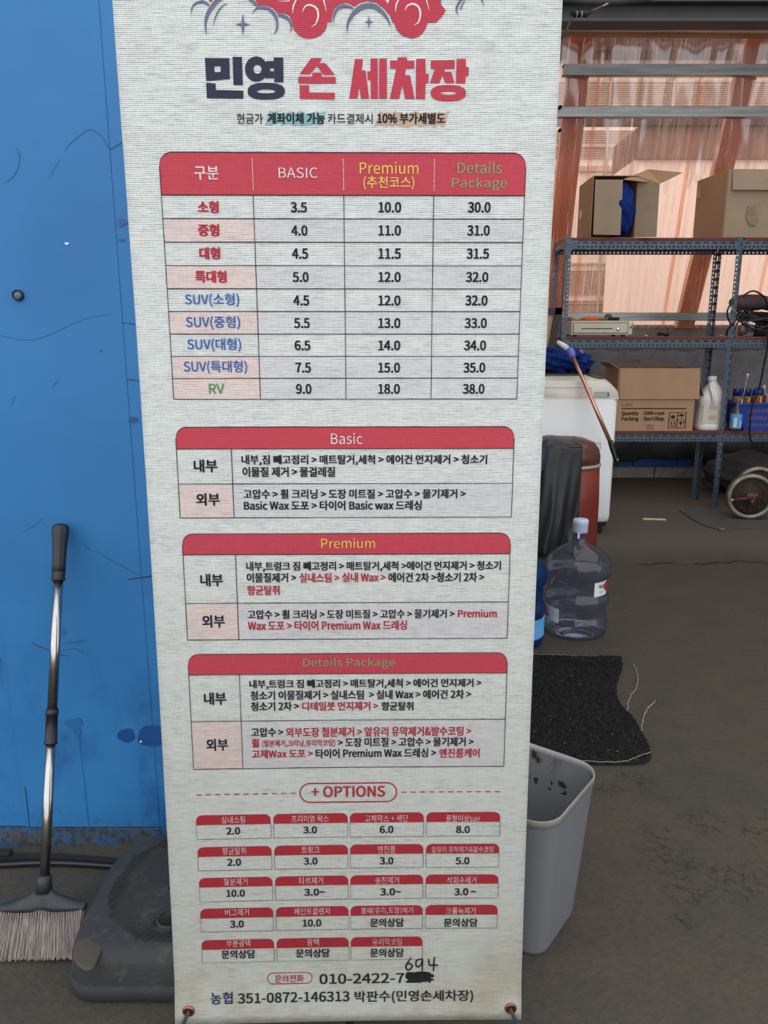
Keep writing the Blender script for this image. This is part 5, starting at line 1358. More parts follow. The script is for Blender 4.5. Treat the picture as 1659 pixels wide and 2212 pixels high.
m.add([Vector((x, yf - .0035, z)) for x, z in o8] + [Vector((x, yf - .0035, z)) for x, z in i8] + [Vector((x, yf + .0, z)) for x, z in o8] + [Vector((x, yf - .0008, z)) for x, z in i8],
      [(i, (i + 1) % nn, nn + (i + 1) % nn, nn + i) for i in range(nn)] + [(i, (i + 1) % nn, 2 * nn + (i + 1) % nn, 2 * nn + i) for i in range(nn)] + [(nn + i, nn + (i + 1) % nn, 3 * nn + (i + 1) % nn, 3 * nn + i) for i in range(nn)])
m.build('carry_handle', M_WASH, t)
sa, sb = at(1281, 859, yf), at(1319, 846, yf)
m = MB(); m.box2((sa.x, yf - .0012, sa.z), (sb.x, yf, sb.z)); stk = m.build('sticker', M_STICK, t)
m = MB()
for k in range(5): m.box2((sa.x + .004, yf - .0016, sb.z - .006 - .0075 * k), (sa.x + .092 - .012 * (k % 2), yf - .0012, sb.z - .0035 - .0075 * k))
m.box2((sb.x - .02, yf - .0016, sa.z + .006), (sb.x - .006, yf - .0012, sb.z - .006)); m.build('sticker_print', M_GREYTXT, stk)['kind'] = 'stuff'
m = MB(); x_ = at(1278, 830, yf).x; m.box2((x_ - .0008, yf - .0008, .86), (x_ + .0008, yf + .001, .93)); m.box2((xl + .02, yf - .0008, .93), (x_, yf + .002, .932)); m.build('seam', M_GREYTXT, t)
# mop lying with its head on the machine
mh = at(1231, 765, 4.98); mh.z = max(mh.z, topz(mh.x, 4.98) + .06)
pe = at(1321, 962, 4.60); pg = at(1333, 1002, 4.58)
t = thing('mop', (mh.x, 4.95, topz(mh.x, 4.95)), 'blue microfibre mop with copper pole resting on the washing machine', 'mop')
m = MB(); m.grid(blobf((at(1203, 752, 5.02).x, 5.04, topz(1.15, 5.04) + .070), .18, .13, .080, .10, 2.4, 3), 60, 40); 
m.build('mop_head', M_BLUECLOTH, t)
m = MB(); m.grid(blobf((at(1252, 762, 5.0).x, 5.02, topz(1.28, 5.02) + .055), .085, .12, .066, .14, 3.2, 6), 40, 30); m.build('mop_head', M_BLUECLOTH, t)
p1 = at(1203, 738, 4.84); p2 = at(1226, 753, 4.83)
m = MB(); m.tube([p1, p1.lerp(p2, .5) + Vector((0, 0, .002)), p2], [.012, .017, .018], 10); m.build('white_plate', M_WPLAST, t, bevel=0)
p1b = at(1252, 757, 4.88); p2b = at(1260, 763, 4.88); MB().tube([p1b, p2b], [.012, .008], 10).build('plate_tip', M_LAVENDER, t)
p3 = at(1236, 768, 4.90)
m = MB(); m.tube(smoothline([tuple(p2), tuple(at(1231, 757, 4.82)), tuple(at(1235, 765, 4.81)), tuple(at(1238, 772, 4.80))], 4), [.016] * 4 + [.024] * 4 + [.022] * 3 + [.016, .012], 12); m.build('swivel_joint', M_LAVENDER, t)
ps = at(1238, 771, 4.80)
m = MB(); m.tube([ps, pe], .0125, 14); m.build('pole', M_COPPER, t)
m = MB(); d = (pg - pe).normalized(); m.tube([pe - d * .03, pe - d * .028, pe + d * .02, pe + d * .06, pg - d * .01, pg], [.013, .016, .017, .0145, .0165, .010], 14); m.build('grip', M_BLACK, t)
m = MB(); q_ = at(1334, 993, 4.56); m.lathe([(.006, 0), (.006, .002)], q_, 10, rot=rotx); m.build('hang_hole', M_BAND, t)
# framed board standing behind the mop
Yq = 5.44; a = at(1214, 665, Yq); 
t = thing('framed_board', (1.12, 5.44, 0), 'dark-framed tan board standing behind the washing machine', 'board')
fo = [Vector((.80, Yq, 0)), Vector((1.02, Yq, 0)), Vector((a.x, Yq, a.z)), Vector((.80, Yq, a.z))]
m = MB(); qpanel(m, *[v + Vector((0, .012, 0)) for v in fo], .006); m.build('board', M_PANEL, t)
m = MB(); w_ = .045
qpanel(m, fo[1] - Vector((w_, 0, 0)), fo[1], fo[2], fo[2] - Vector((w_, 0, 0)), .024); qpanel(m, fo[3] - Vector((0, 0, w_)), fo[2] - Vector((0, 0, w_)), fo[2], fo[3], .024)
m.build('frame', M_FRAME, t)
# ------------------------------------------------------------------ maroon bin with liner and cloth
cx, cy = 1.062, 4.50; br, byy = .222, .185
t = thing('waste_bin', (cx, cy, 0), 'tall maroon plastic bin with a dark lid before the washing machine', 'bin')
m = MB(); m.lathe([(br * .97, 0), (br, .01), (br * .985, .30), (br * .95, .50)], (cx, cy, 0), 44, sx=1, sy=byy / br); m.build('body', M_MAROON, t)
m = MB(); m.lathe([(br * .97, .497), (br * .985, .500), (br * .985, .512), (br * .97, .515)], (cx, cy, 0), 44, sy=byy / br); m.build('rim_band', M_BAND, t)
m = MB(); m.lathe([(br * .95, .513), (br * .95, .56), (br * .90, .60), (br * .78, .635), (br * .5, .66), (br * .1, .668)], (cx, cy, 0), 44, sy=byy / br); m.build('lid', M_MAROOND, t)
xa_ = at(1186, 1000, 4.27).x; xb_ = at(1258, 1000, 4.27).x
def bagf(u, v):
    x = .82 + (xb_ - .82) * u - .13 * v * (1 - u) * .2
    y = 4.285 - .05 * v + .020 * math.sin(u * 8 + 3 * v + 1.2 * math.sin(v * 4 + u * 3)) * (.2 + v) + .006 * math.sin(u * 31 + 6 * v) * v - .02 * math.sin(u * PI)
    z = .640 - .006 * math.sin(u * 9) * (1 - v) - .61 * v
    return Vector((x + .012 * math.sin(z * 14 + u * 9) * v * (1 - u), y, max(z, .004)))
m = MB(); m.grid(bagf, 60, 40)
m.grid(lambda u, v: Vector((.82 + (xb_ - .82) * u, 4.285 - .02 * math.sin(u * PI) + (cy - 4.285) * v,   .640 - .006 * math.sin(u * 9) + .030 * math.sin(v * PI * .5))), 30, 6)
tag(m.build('bin_liner', M_BAG, None, solid=.003, fixn=False), 'black plastic bag hanging over the front of the maroon bin', 'bag')
m = MB(); m.grid(lambda u, v: (lambda p_: Vector((p_.x, 4.235 - .012 * math.sin(u * 9 + 4 * v), p_.z)))(at(1150 + 36 * u - 10 * v * u, 955 + 92 * v * (1 - .25 * u) + 8 * math.sin(u * 5), 4.22)), 14, 18)
tag(m.build('plaid_cloth', M_PLAID, None, solid=.004, fixn=False), 'navy plaid cloth hanging over the bin, at the banner edge', 'cloth')

# ------------------------------------------------------------------ water bottles
def bottle(cx, cy, mat, label, lab):
    t = thing('water_bottle', (cx, cy, 0), label, 'bottle', 'large water bottles on the floor')
    k = 1.0
    pr = [(.10, .002), (.118, .004), (.128, .012), (.1325, .03), (.1335, .06), (.131, .080), (.125, .088), (.1235, .095), (.1235, .128), (.127, .134), (.1335, .140), (.1345, .155), (.1335, .172), (.127, .180), (.1240, .186),
          (.1240, .250), (.127, .257), (.1355, .266), (.1370, .285), (.1365, .310), (.131, .328), (.118, .345), (.098, .361), (.072, .377), (.048, .389), (.036, .396), (.0295, .404), (.0285, .42), (.0285, .452)]
    pr2 = []
    for i in range(len(pr) - 1):
        pr2.append(pr[i]); 
    pr2.append(pr[-1])
    MB().lathe([(.001, .022), (.06, .020), (.09, .006)] + pr2, (cx, cy, 0), 64, cap=False).build('body', mat, t, fixn=False)
    MB().lathe([(.0300, .440), (.0315, .444), (.0315, .474), (.0330, .478), (.0325, .490), (.029, .496), (.010, .4965)], (cx, cy, 0), 32).build('cap', M_CAPW, t)
    m = MB(); a = R(-115); m.box((cx + .0315 * math.cos(a), cy + .0315 * math.sin(a), .432), (.010, .003, .026)); m.build('cap_tab', M_CAPW, t)
    return t
BXc, BYc = .826, 3.135
bt = bottle(BXc, BYc, M_JUG, 'large empty blue-grey water bottle with milky cap on the floor', True)
# labels wrapped on the bottle
def lab(px0, px1, zc_, h, r, flip, text, seal_left):
    def ang(px):
        best = None
        for k in range(-1800, 1):
            a = R(k / 10)
            x, y = BXc + r * math.cos(a), BYc + r * math.sin(a)
            q = Vector((x, y, zc_ - CAMH)); z_ = q.y * CP - q.z * SP; u = 829.5 + F * x / z_
            if best is None or abs(u - px) < best[0]: best = (abs(u - px), a)
        return best[1]
    a0, a1 = ang(px0), ang(px1)
    P = lambda u, v, d=0: Vector((BXc + (r + d) * math.cos(a0 + (a1 - a0) * u), BYc + (r + d) * math.sin(a0 + (a1 - a0) * u), zc_ - h / 2 + h * v))
    m = MB(); m.grid(lambda u, v: P(u, v), 12, 2); lo_ = m.build('label', M_LABELW, bt, fixn=False)
    (vs, fs, bb), = text_meshes([(text, .02)])
    W = abs(a1 - a0) * r
    tw = .040 if not flip else .040; th = tw * .5
    u0 = .50 if not flip else .30
    pts = []
    for x, y, _ in vs:
        s = (x - bb[0]) / (bb[1] - bb[0]) - .5; q = (y - bb[2]) / (bb[3] - bb[2]) - .5
        if flip: s, q = -s, -q
        pts.append(P(u0 + s * tw / W, (.66 if not flip else .36) + q * th / h, .0008))
    m = MB(); m.add(pts, fs); m.build('label_text', M_INK, lo_, fixn=False)
    m = MB()
    for k in range(4):
        vv = (.34 - .05 * k) if not flip else (.64 + .05 * k)
        m.grid(lambda u, v, vv=vv: P(u0 - .18 + .36 * u, vv + .022 * v, .0008), 6, 1)
    m.build('label_print', simple('pale_blue_print', (150, 170, 196), .6), lo_, fixn=False)['kind'] = 'stuff'
    m = MB(); sc = .93 if not flip else .04
    m.add([P(sc, .6, .0009)] + [P(sc + .020 / W * math.cos(a * PI / 10), .6 + .020 / h * math.sin(a * PI / 10), .0009) for a in range(20)], [(0, 1 + k, 1 + (k + 1) % 20) for k in range(20)])
    m.build('red_seal', M_CANR, lo_, fixn=False)
lab(1284, 1309.5, .222, .062, .1248, False, '석수', False)
lab(1168, 1207, .100, .062, .1340, True, '석수', True)
bottle(.5315, 3.02, M_JUG2, 'deep blue water bottle mostly hidden by the banner edge', False)
m = MB(); m.grid(lambda u, v: Vector((.5315 + .1345 * math.cos(R(-80 + 70 * u)), 3.02 + .1345 * math.sin(R(-80 + 70 * u)), .045 + .085 * v)), 12, 1)
tb = [o for o in C.objects if o.name.startswith('water_bottle')][-1]
m.build('label', M_LABELB, tb, fixn=False)

# ------------------------------------------------------------------ floor items on the right
mat_px = [(1000, 1425), (1060, 1414), (1130, 1413), (1200, 1414), (1330, 1417), (1342, 1422), (1345, 1437), (1341, 1452), (1334, 1470), (1332, 1490), (1335, 1508), (1346, 1528), (1362, 1541), (1376, 1562), (1392, 1590), (1405, 1616), (1407, 1629), (1401, 1639), (1380, 1645), (1300, 1646), (1258, 1645), (1200, 1640), (1090, 1640), (1000, 1635)]
mp = [fl(a, b, .012) for a, b in mat_px]
t = thing('car_mat', (mp[10].x - .25, mp[10].y, 0), 'black carpet car mat with notched edge on the floor behind the grey bin', 'mat')
mpp = [(p[0], p[1]) for p in smoothline([(p.x, p.y) for p in mp] + [(mp[0].x, mp[0].y)], 3)][:-1]
m = MB(); m.prism(mpp, lambda u, v, d: Vector((u, v, d)), .001, .011); m.build('backing', M_MAT, t)
def inside(x, y, P):
    c = False; j = len(P) - 1
    for i in range(len(P)):
        if (P[i][1] > y) != (P[j][1] > y) and x < (P[j][0] - P[i][0]) * (y - P[i][1]) / (P[j][1] - P[i][1]) + P[i][0]: c = not c
        j = i
    return c
rn = random.Random(3); m = MB(); lint = MB()
bx0, bx1 = min(p[0] for p in mpp), max(p[0] for p in mpp); by0, by1 = min(p[1] for p in mpp), max(p[1] for p in mpp)
n_ = 0
while n_ < 30000:
    x, y = rn.uniform(bx0, bx1), rn.uniform(by0, by1)
    if not inside(x, y, mpp): continue
    a = rn.uniform(0, 2 * PI); h = rn.uniform(.004, .009); w = .0014; lx, ly = rn.uniform(-.004, .004), rn.uniform(-.004, .004)
    m.v += [Vector((x - w * math.cos(a), y - w * math.sin(a), .010)), Vector((x + w * math.cos(a), y + w * math.sin(a), .010)), Vector((x + lx, y + ly, .011 + h))]
    m.f.append((3 * n_, 3 * n_ + 1, 3 * n_ + 2)); m.sm.append(False); n_ += 1
m.build('pile', M_PILE, t, fixn=False)['kind'] = 'stuff'
k = 0
while k < 150:
    x, y = rn.uniform(bx0, bx1), rn.uniform(by0, by1)
    if not inside(x, y, mpp): continue
    if y > by0 + .22 and rn.random() < .6: continue
    a = rn.uniform(0, 2 * PI); L = rn.uniform(.001, .006); lint.tube([(x, y, .0175), (x + L * math.cos(a), y + L * math.sin(a), .0185)], rn.uniform(.0003, .0007), 3); k += 1
lint.build('lint', M_STICK, t, fixn=False)['kind'] = 'stuff'
def thread(pts, label, w=.0012, amp=.003, sd=0, h=.003):
    rn = random.Random(sd); q = []
    for p in smoothline(pts, 14):
        c_ = fl(p[0], p[1], h); q.append((c_.x + rn.uniform(-amp, amp), c_.y + rn.uniform(-amp, amp), h + rn.uniform(0, .003)))
    return MB().tube(q, w, 4)
tag(thread([(1370, 1437), (1378, 1462), (1375, 1485), (1362, 1505), (1355, 1535), (1358, 1545)], '', .0011, .003, 1).build('loose_thread', M_THREAD, None), 'frayed white thread in the notch of the black mat', 'thread', 'loose white threads by the mat')
tag(thread([(1415, 1515), (1410, 1522), (1400, 1530), (1390, 1550), (1386, 1568), (1387, 1582)], '', .0011, .003, 2).build('loose_thread', M_THREAD, None), 'curly white thread on the concrete right of the mat', 'thread', 'loose white threads by the mat')
tag(thread([(1258, 1644), (1300, 1647), (1350, 1645), (1380, 1634), (1407, 1625)], '', .0009, .0012, 3, .017).build('loose_thread', M_THREAD, None), 'white thread along the front edge of the black mat', 'thread', 'loose white threads by the mat')
tag(thread([(1150, 1414), (1230, 1416), (1290, 1418)], '', .0007, .002, 4, .013).build('loose_thread', M_THREAD, None), 'thin white thread along the back edge of the mat', 'thread', 'loose white threads by the mat')
# grey wastebasket
dA = Vector((.596, .803, 0)).normalized(); dB = Vector((-.803, .596, 0)).normalized()
Fc = Vector((.322, 1.312, 0)); LA, LB = .272, .36; cen = Fc + dA * LA / 2 + dB * LB / 2
t = thing('wastebasket', (cen.x, cen.y, 0), 'grey rectangular plastic wastebasket, open and soiled inside, front right', 'bin')
def wl_(z, sc, ins=0, r=.055):
    c_ = cen + (Fc - cen) * (1 - sc) * .80
    return [c_ + dA * x + dB * y + Vector((0, 0, z)) for x, y in rrect(-LA / 2 * sc + ins, LA / 2 * sc - ins, -LB / 2 * sc + ins, LB / 2 * sc - ins, r * sc, 8)]
BH = .318
m = MB(); m.loft([wl_(.002, .69), wl_(.010, .72), wl_(.10, .80), wl_(.22, .90), wl_(BH - .016, .972)], cap=False)
m.v_ = None; k_ = len(wl_(0, 1)); m.f.append(tuple(range(k_ - 1, -1, -1))); m.sm.append(False)
m.build('outer_wall', M_BINGREY, t, fixn=False)
m = MB(); m.loft([wl_(BH - .010, .965, .002), wl_(.22, .89, .002), wl_(.10, .78, .002), wl_(.012, .70, .003)], cap=False); m.f.append(tuple(3 * k_ + i for i in range(k_))); m.sm.append(False)
m.build('inner_wall', M_BINDIRT, t, fixn=False)
m = MB(); m.loft([wl_(BH - .018, .973), wl_(BH - .018, 1.0), wl_(BH - .003, 1.0), wl_(BH, .992), wl_(BH, .972), wl_(BH - .006, .962), wl_(BH - .018, .966)], cap=False); m.build('rim', M_RIM, t)
rn = random.Random(12)
sp_ = MB(); pd = fl
for px, py, rx_2, rz2 in ((1155, 1628, 6, 10), (1163, 1641, 5, 7), (1212, 1692, 7, 6), (1219, 1698, 5, 5), (1187, 1707, 5, 7), (1217, 1718, 6, 7), (1222, 1712, 4, 5), (1158, 1685, 5, 8), (1192, 1690, 2, 5)):
    # patches lie on the inner back wall (the long side facing the camera)
    d = ray(px, py); o = Vector((0, 0, CAMH)); nrm = -dA.cross(Vector((0, 0, 1)))
    # plane of the inner wall: passes cen + dA*LA/2*.9, normal dA
    pt = cen + (Fc - cen) * .06 + dA * (LA / 2 * .925 - .004) + Vector((0, 0, .25)); slope = Vector((0, 0, 1)) * 1.0 + dA * .10; n_p = slope.cross(dB).normalized()
    tt = (pt - o).dot(n_p) / d.dot(n_p); hit = o + d * tt
    sl = slope.normalized(); e1 = dB; s_ = tt / F
    pl = []
    for k in range(12):
        a = 2 * PI * k / 12; j = 1 + .3 * rn.uniform(-1, 1)
        pl.append(hit - dA * .0022 + e1 * (rx_2 * s_ * j * math.cos(a)) + sl * (rz2 * s_ * j * math.sin(a)))
    sp_.add([hit - dA * .0022] + pl, [(0, 1 + k, 1 + (k + 1) % 12) for k in range(12)])
sp_.build('soil_spots', simple('dark_soil', (44, 34, 28), .9), t, fixn=False)['kind'] = 'stuff'
# wood scrap and leaf
p = fl(1413, 1122, .004)
tag(MB().box((p.x, p.y, .005), (.155, .035, .008), Matrix.Rotation(-.12, 3, 'Z')).build('wood_scrap', M_SCRAP, None, bevel=.003), 'pale flat wood scrap on the floor before the rack', 'scrap')
p = fl(1559, 1144, .004)
tag(MB().lathe([(.0, .0), (.022, .002), (.018, .012), (.004, .008)], (p.x, p.y, .001), 7).build('dry_leaf', M_LEAF, None), 'small curled orange-brown leaf at the rubber mat edge', 'leaf')
# rubber mat with dumbbell
rp = [(1468, 1102), (1476, 1094), (1492, 1089), (1560, 1087), (1620, 1083), (1720, 1082), (1760, 1140), (1659, 1139), (1600, 1141), (1562, 1144), (1530, 1137), (1508, 1128), (1484, 1114)]
rq = [fl(a, b, .006) for a, b in rp]
rqq = [(p[0], p[1]) for p in smoothline([(p.x, p.y) for p in rq] + [(rq[0].x, rq[0].y)], 4)][:-1]
mo = MB(); mo.prism(rqq, lambda u, v, d: Vector((u, v, d)), .001, .008); mo = mo.build('rubber_mat', M_RUBBER, None, bevel=.002)
tag(mo, 'dusty black rubber mat under the iron dumbbell', 'mat')
Yp = 5.16; pc = at(1622, 1073, Yp); Rr = pc.z - .009
t = thing('dumbbell', (pc.x, Yp + .1, .009), 'heavy dumbbell with worn chrome rim and red lettering on the mat', 'dumbbell')
yaw = Matrix.Rotation(R(-8), 3, 'Z'); rt = yaw @ rotx
for nm, off in (('plate', 0), ('plate', .30)):
    c_ = pc + Vector((off * .62, off, 0))
    m = MB(); m.lathe([(Rr * .80, -.004), (Rr * .82, .010), (Rr * .86, .014), (Rr * .96, .014), (Rr, .008), (Rr, -.035), (Rr * .95, -.040), (Rr * .8, -.038)], c_, 48, rot=rt, cap=False); ro = m.build('rim', M_IRONRIM, t)
    m = MB(); m.lathe([(.001, .002), (Rr * .28, .004), (Rr * .30, -.002), (Rr * .82, -.002), (Rr * .82, -.034), (.01, -.034)], c_, 40, rot=rt, cap=False); m.build('plate', M_PLATE, t)
tr_ = text_meshes([('B', .02), ('S', .02), ('D', .02), ('M', .02), ('A', .02), ('S', .02), ('T', .02), ('E', .02), ('R', .02)])
red = [0, 1, 2]
angs = [200, 165, 130, 78, 62, 46, 30, 14, -2]
# raised, faded marks round the plate: worn beyond reading, so short ribs stand in the letters' places
for a in (128, 160, 178, 78, 60, 42, 24, 6, -14, -52, -88, -112, -128):
    rr = Rr * .60; e = Vector((math.cos(R(a)), 0, math.sin(R(a)))); e2 = Vector((-math.sin(R(a)), 0, math.cos(R(a))))
    m = MB(); f3 = lambda x, z, y=0: pc + yaw @ (e * x + e2 * z + Vector((0, y, 0)))
    for dz in (-.005, .006):
        lo_r, hi_r = -.013 + rn.uniform(0, .008), .013 - rn.uniform(0, .010); sl = rn.uniform(-.005, .005)
        m.add([f3(rr + lo_r, dz - .0028, -.0), f3(rr + hi_r, dz - .0028 + sl, -.0), f3(rr + hi_r, dz + .0028 + sl, -.0), f3(rr + lo_r, dz + .0028, -.0), f3(rr + lo_r, dz - .0028, -.004), f3(rr + hi_r, dz - .0028 + sl, -.004), f3(rr + hi_r, dz + .0028 + sl, -.004), f3(rr + lo_r, dz + .0028, -.004)], [(3, 2, 1, 0), (4, 5, 6, 7), (0, 1, 5, 4), (1, 2, 6, 5), (2, 3, 7, 6), (3, 0, 4, 7)])
    if False: m.add([f3(rr - .004, -.006, 0), f3(rr + .004, -.006, 0), f3(rr + .004, .006, 0), f3(rr - .004, .006, 0), f3(rr - .004, -.006, -.004), f3(rr + .004, -.006, -.004), f3(rr + .004, .006, -.004), f3(rr - .004, .006, -.004)], [(4, 5, 6, 7), (0, 1, 5, 4), (2, 3, 7, 6)])
    m.build('raised_mark', M_REDPAINT, t)
m = MB(); m.tube([pc + Vector((0, -.02, 0)), pc + Vector((.20, .33, 0))], .014, 14); m.build('bar', M_RUST, t)
m = MB(); m.lathe([(.030, .0), (.030, .012), (.022, .020), (.022, .034), (.012, .036)], pc, 6, rot=rt, smooth=False)
for a in range(3): m.lathe([(.012, .012), (.012, .036)], pc + yaw @ Vector((.028 * math.cos(a * 2.1 + .6), 0, .028 * math.sin(a * 2.1 + .6))), 10, rot=rt)
m.build('spin_nut', M_RUST, t)
e_ = at(1582, 1080, Yp - .06); m = MB(); m.tube([pc + Vector((0, -.03, 0)), e_], [.013, .009], 10); m.build('lever', M_REDPAINT, t); m = MB(); m.grid(blobf(e_, .009, .009, .009, 0), 12, 8); m.build('lever_knob', M_STICK, t)
m = MB(); p = at(1625, 1015, 5.95)
m.grid(blobf((at(1618, 1015, 6.1).x, 6.15, .165), .33, .26, .165, .05, 2.6, 4), 50, 34)
tag(m.build('dark_sack', simple('dusty_black_sack', (70, 69, 69), .9, var=.25, vs=6, bump=.006, bs=20), None), 'dusty dark sack on the floor under the right rack', 'sack')

# ------------------------------------------------------------------ left side: broom, cable strip, sign base
P0 = Vector((-.706, 1.335, .001)); P1 = Vector((-.727, 1.6835, .845))
t = thing('broom', (-.70, 1.335, 0), 'broom with metal pole and grey bristles leaning on the blue wall', 'broom')
ax = (P1 - P0).normalized(); sd_ = Vector((1, 0, 0)); sd_ = (sd_ - ax * sd_.dot(ax)).normalized(); fr_ = ax.cross(sd_).normalized()
s_of = lambda py: (along(P0, P1, py) - P0).length
sB, sN = s_of(1965), s_of(1897)
BF = lambda x, s, d=0: P0 + sd_ * x + ax * s + fr_ * d
sg = fr_.y
def px_to_x(px, py):
    q = along(P0, P1, py); d = ray(px, py); return d.x * (q.y / d.y) - q.x
half = px_to_x(187, 1950)
# head: loft across the width
lo = []
hp = [(-1.0, .016, .013, .55), (-.97, .021, .018, .7), (-.8, .030, .024, 1), (-.5, .041, .028, 1), (-.25, .053, .028, 1), (-.14, .066, .024, 1), (-.10, .085, .019, 1)]
hp2 = [(a_[0] * -1,) + a_[1:] for a_ in hp[::-1]]
SH = sN - sB
sc_ = SH / .085
for x, h, dd, q in hp + hp2:
    xx = x * half; hh = max(h * sc_, .018)
    lo.append([BF(xx, sB - .004 + y * 1.0, z) for y, z in [( .0, -dd * .6), (0.0, dd * .6), (.012, dd * .62), (hh * .75, dd * .40 * q), (hh, dd * .16), (hh, -dd * .16), (hh * .75, -dd * .40 * q), (.012, -dd * .62)]])
m = MB(); m.loft(lo); m.build('head', M_BROOM, t, sub=1)
m = MB(); m.tube([BF(0, sN - .028), BF(0, sN - .006), BF(0, sN + .006)], [.0170, .0150, .0145], 18); m.build('socket', M_BROOM, t)
r_ = .0105
sc1, sc2 = s_of(1607), s_of(1532); sg1 = s_of(1254); sg0 = s_of(1131)
m = MB(); m.tube([BF(0, sN - .01), BF(0, sc1 + .01)], r_ * .97, 24); m.build('lower_pole', M_PIPE, t)
m = MB(); m.tube([BF(0, sc2 - .01), BF(0, sg1 + .01)], r_, 24); m.build('upper_pole', M_PIPE, t)
m = MB(); m.tube([BF(0, sc1), BF(0, sc1 + .003), BF(0, sc1 + .004), BF(0, sc2 - .013), BF(0, sc2 - .012), BF(0, sc2)], [.0138, .0138, .0128, .0120, .0132, .0132], 24); m.build('collar', M_BLACK, t)
lg = sg0 - sg1
m = MB(); m.tube([BF(0, sg1 + lg * f) for f in (0, .015, .02, .14, .145, .15, .3, .5, .7, .82, .90, .95, .98, .995, 1.0)], [.0152, .0152, .0142, .0142, .0138, .0146, .0142, .0146, .0162, .0180, .0186, .0172, .0130, .0070, .001], 24); m.build('grip', M_BLACK, t)
rn = random.Random(6); m = MB(); n_ = 0
tufts = 34
for i in range(tufts):
    for rowi in (-1, 0, 1):
        bx = (-.97 + 1.94 * (i + .5 + .25 * rowi) / tufts) * half
        for q in range(20):
            a = BF(bx + rn.uniform(-.0012, .0012), sB + .002, rowi * .010 + rn.uniform(-.002, .002))
            sp2 = bx * .16 + rn.uniform(-.0055, .0055)
            b = BF(bx + sp2, rn.uniform(.0, .007), rowi * .013 + rn.uniform(-.007, .007)); b.z = max(b.z, .001); b.x = min(b.x, -.6265 - .001 * rn.random())
            mid = a.lerp(b, .5) + Vector((rn.uniform(-.0015, .0015), rn.uniform(-.001, .001), 0))
            mid.x = min(mid.x, -.612); w = Vector((.00045, 0, 0)); o_ = len(m.v)
            m.v += [a - w, a + w, mid - w, mid + w, b - w, b + w]; m.f += [(o_, o_ + 1, o_ + 3, o_ + 2), (o_ + 2, o_ + 3, o_ + 5, o_ + 4)]; m.sm += [False, False]
m.build('bristles', M_BRIS, t, fixn=False)['kind'] = 'stuff'
# black trim strip and cable on the floor by the wall
q = [fl(x, y, .010) for x, y in ((-260, 1862), (-100, 1868), (0, 1868), (60, 1865), (110, 1864), (170, 1866), (240, 1871), (300, 1876))]
m = MB(); m.tube(smoothline([tuple(p) for p in q], 5), .006, 8); tag(m.build('floor_cable', M_BLACK, None), 'thin black cable on the floor behind the broom', 'cable')
q = [fl(x, y, .006) for x, y in ((-260, 1850), (0, 1853), (90, 1853), (150, 1855), (235, 1862), (300, 1868))]
m = MB(); vs = []
qq = smoothline([tuple(p) for p in q], 4)
for p in qq: vs += [Vector(p) + Vector((0, -.008, -.005)), Vector(p) + Vector((0, -.006, .004)), Vector(p) + Vector((0, .010, .006)), Vector(p) + Vector((0, .014, -.005))]
m.loft([vs[4 * i:4 * i + 4] for i in range(len(qq))], smooth=False); tag(m.build('rubber_strip', M_BLACKM, None), 'black rubber strip lying along the foot of the blue wall', 'strip')
p = fl(8, 1846, .01); tag(MB().box((p.x - .04, p.y, .010), (.12, .022, .020)).build('black_block', M_BLACKM, None, bevel=.004), 'short black block beside the rubber strip at far left', 'block')
# sign base weight
t = thing('sign_base', (-.27, 1.42, 0), 'dark grey ribbed plastic base weight on the floor, lower left', 'base weight')
bx0, bx1, by0, by1 = -.622, .085, 1.222, 1.640
def outl(z, ins):
    ch = .085
    raw = [(bx0 + .03, by0, .035), (bx1 - .05, by0, .04), (bx1, by0 + .05, .04), (bx1, by1 - .08, .05), (bx1 - ch, by1, .05), (bx0 + .12, by1, .06), (bx0 + .03, by1 - .06, .05), (bx0, by1 - .13, .04), (bx0, by0 + .05, .05)]
    cx_, cy_ = (bx0 + bx1) / 2, (by0 + by1) / 2
    pts = []
    n = len(raw)
    for i in range(n):
        p = Vector(raw[i][:2]); a = Vector(raw[i - 1][:2]); b = Vector(raw[(i + 1) % n][:2]); r = raw[i][2]
        u = (a - p).normalized() * min(r, (a - p).length * .45); w = (b - p).normalized() * min(r, (b - p).length * .45)
        for k in range(5):
            s = k / 4; q = (p + u) * (1 - s) ** 2 + p * 2 * s * (1 - s) + (p + w) * s * s; pts.append(q)
    hx, hy = (bx1 - bx0) / 2, (by1 - by0) / 2
    return [Vector((cx_ + (q.x - cx_) * (1 - ins / hx), cy_ + (q.y - cy_) * (1 - ins / hy), z)) for q in pts]
m = MB(); m.loft([outl(0.0, .012), outl(.006, .002), outl(.034, 0), outl(.0365, .0035), outl(.039, .0035), outl(.078, .007), outl(.092, .012), outl(.099, .021), outl(.103, .036), outl(.107, .08), outl(.1075, .13)])
bo_ = m.build('body', M_BASE, t)
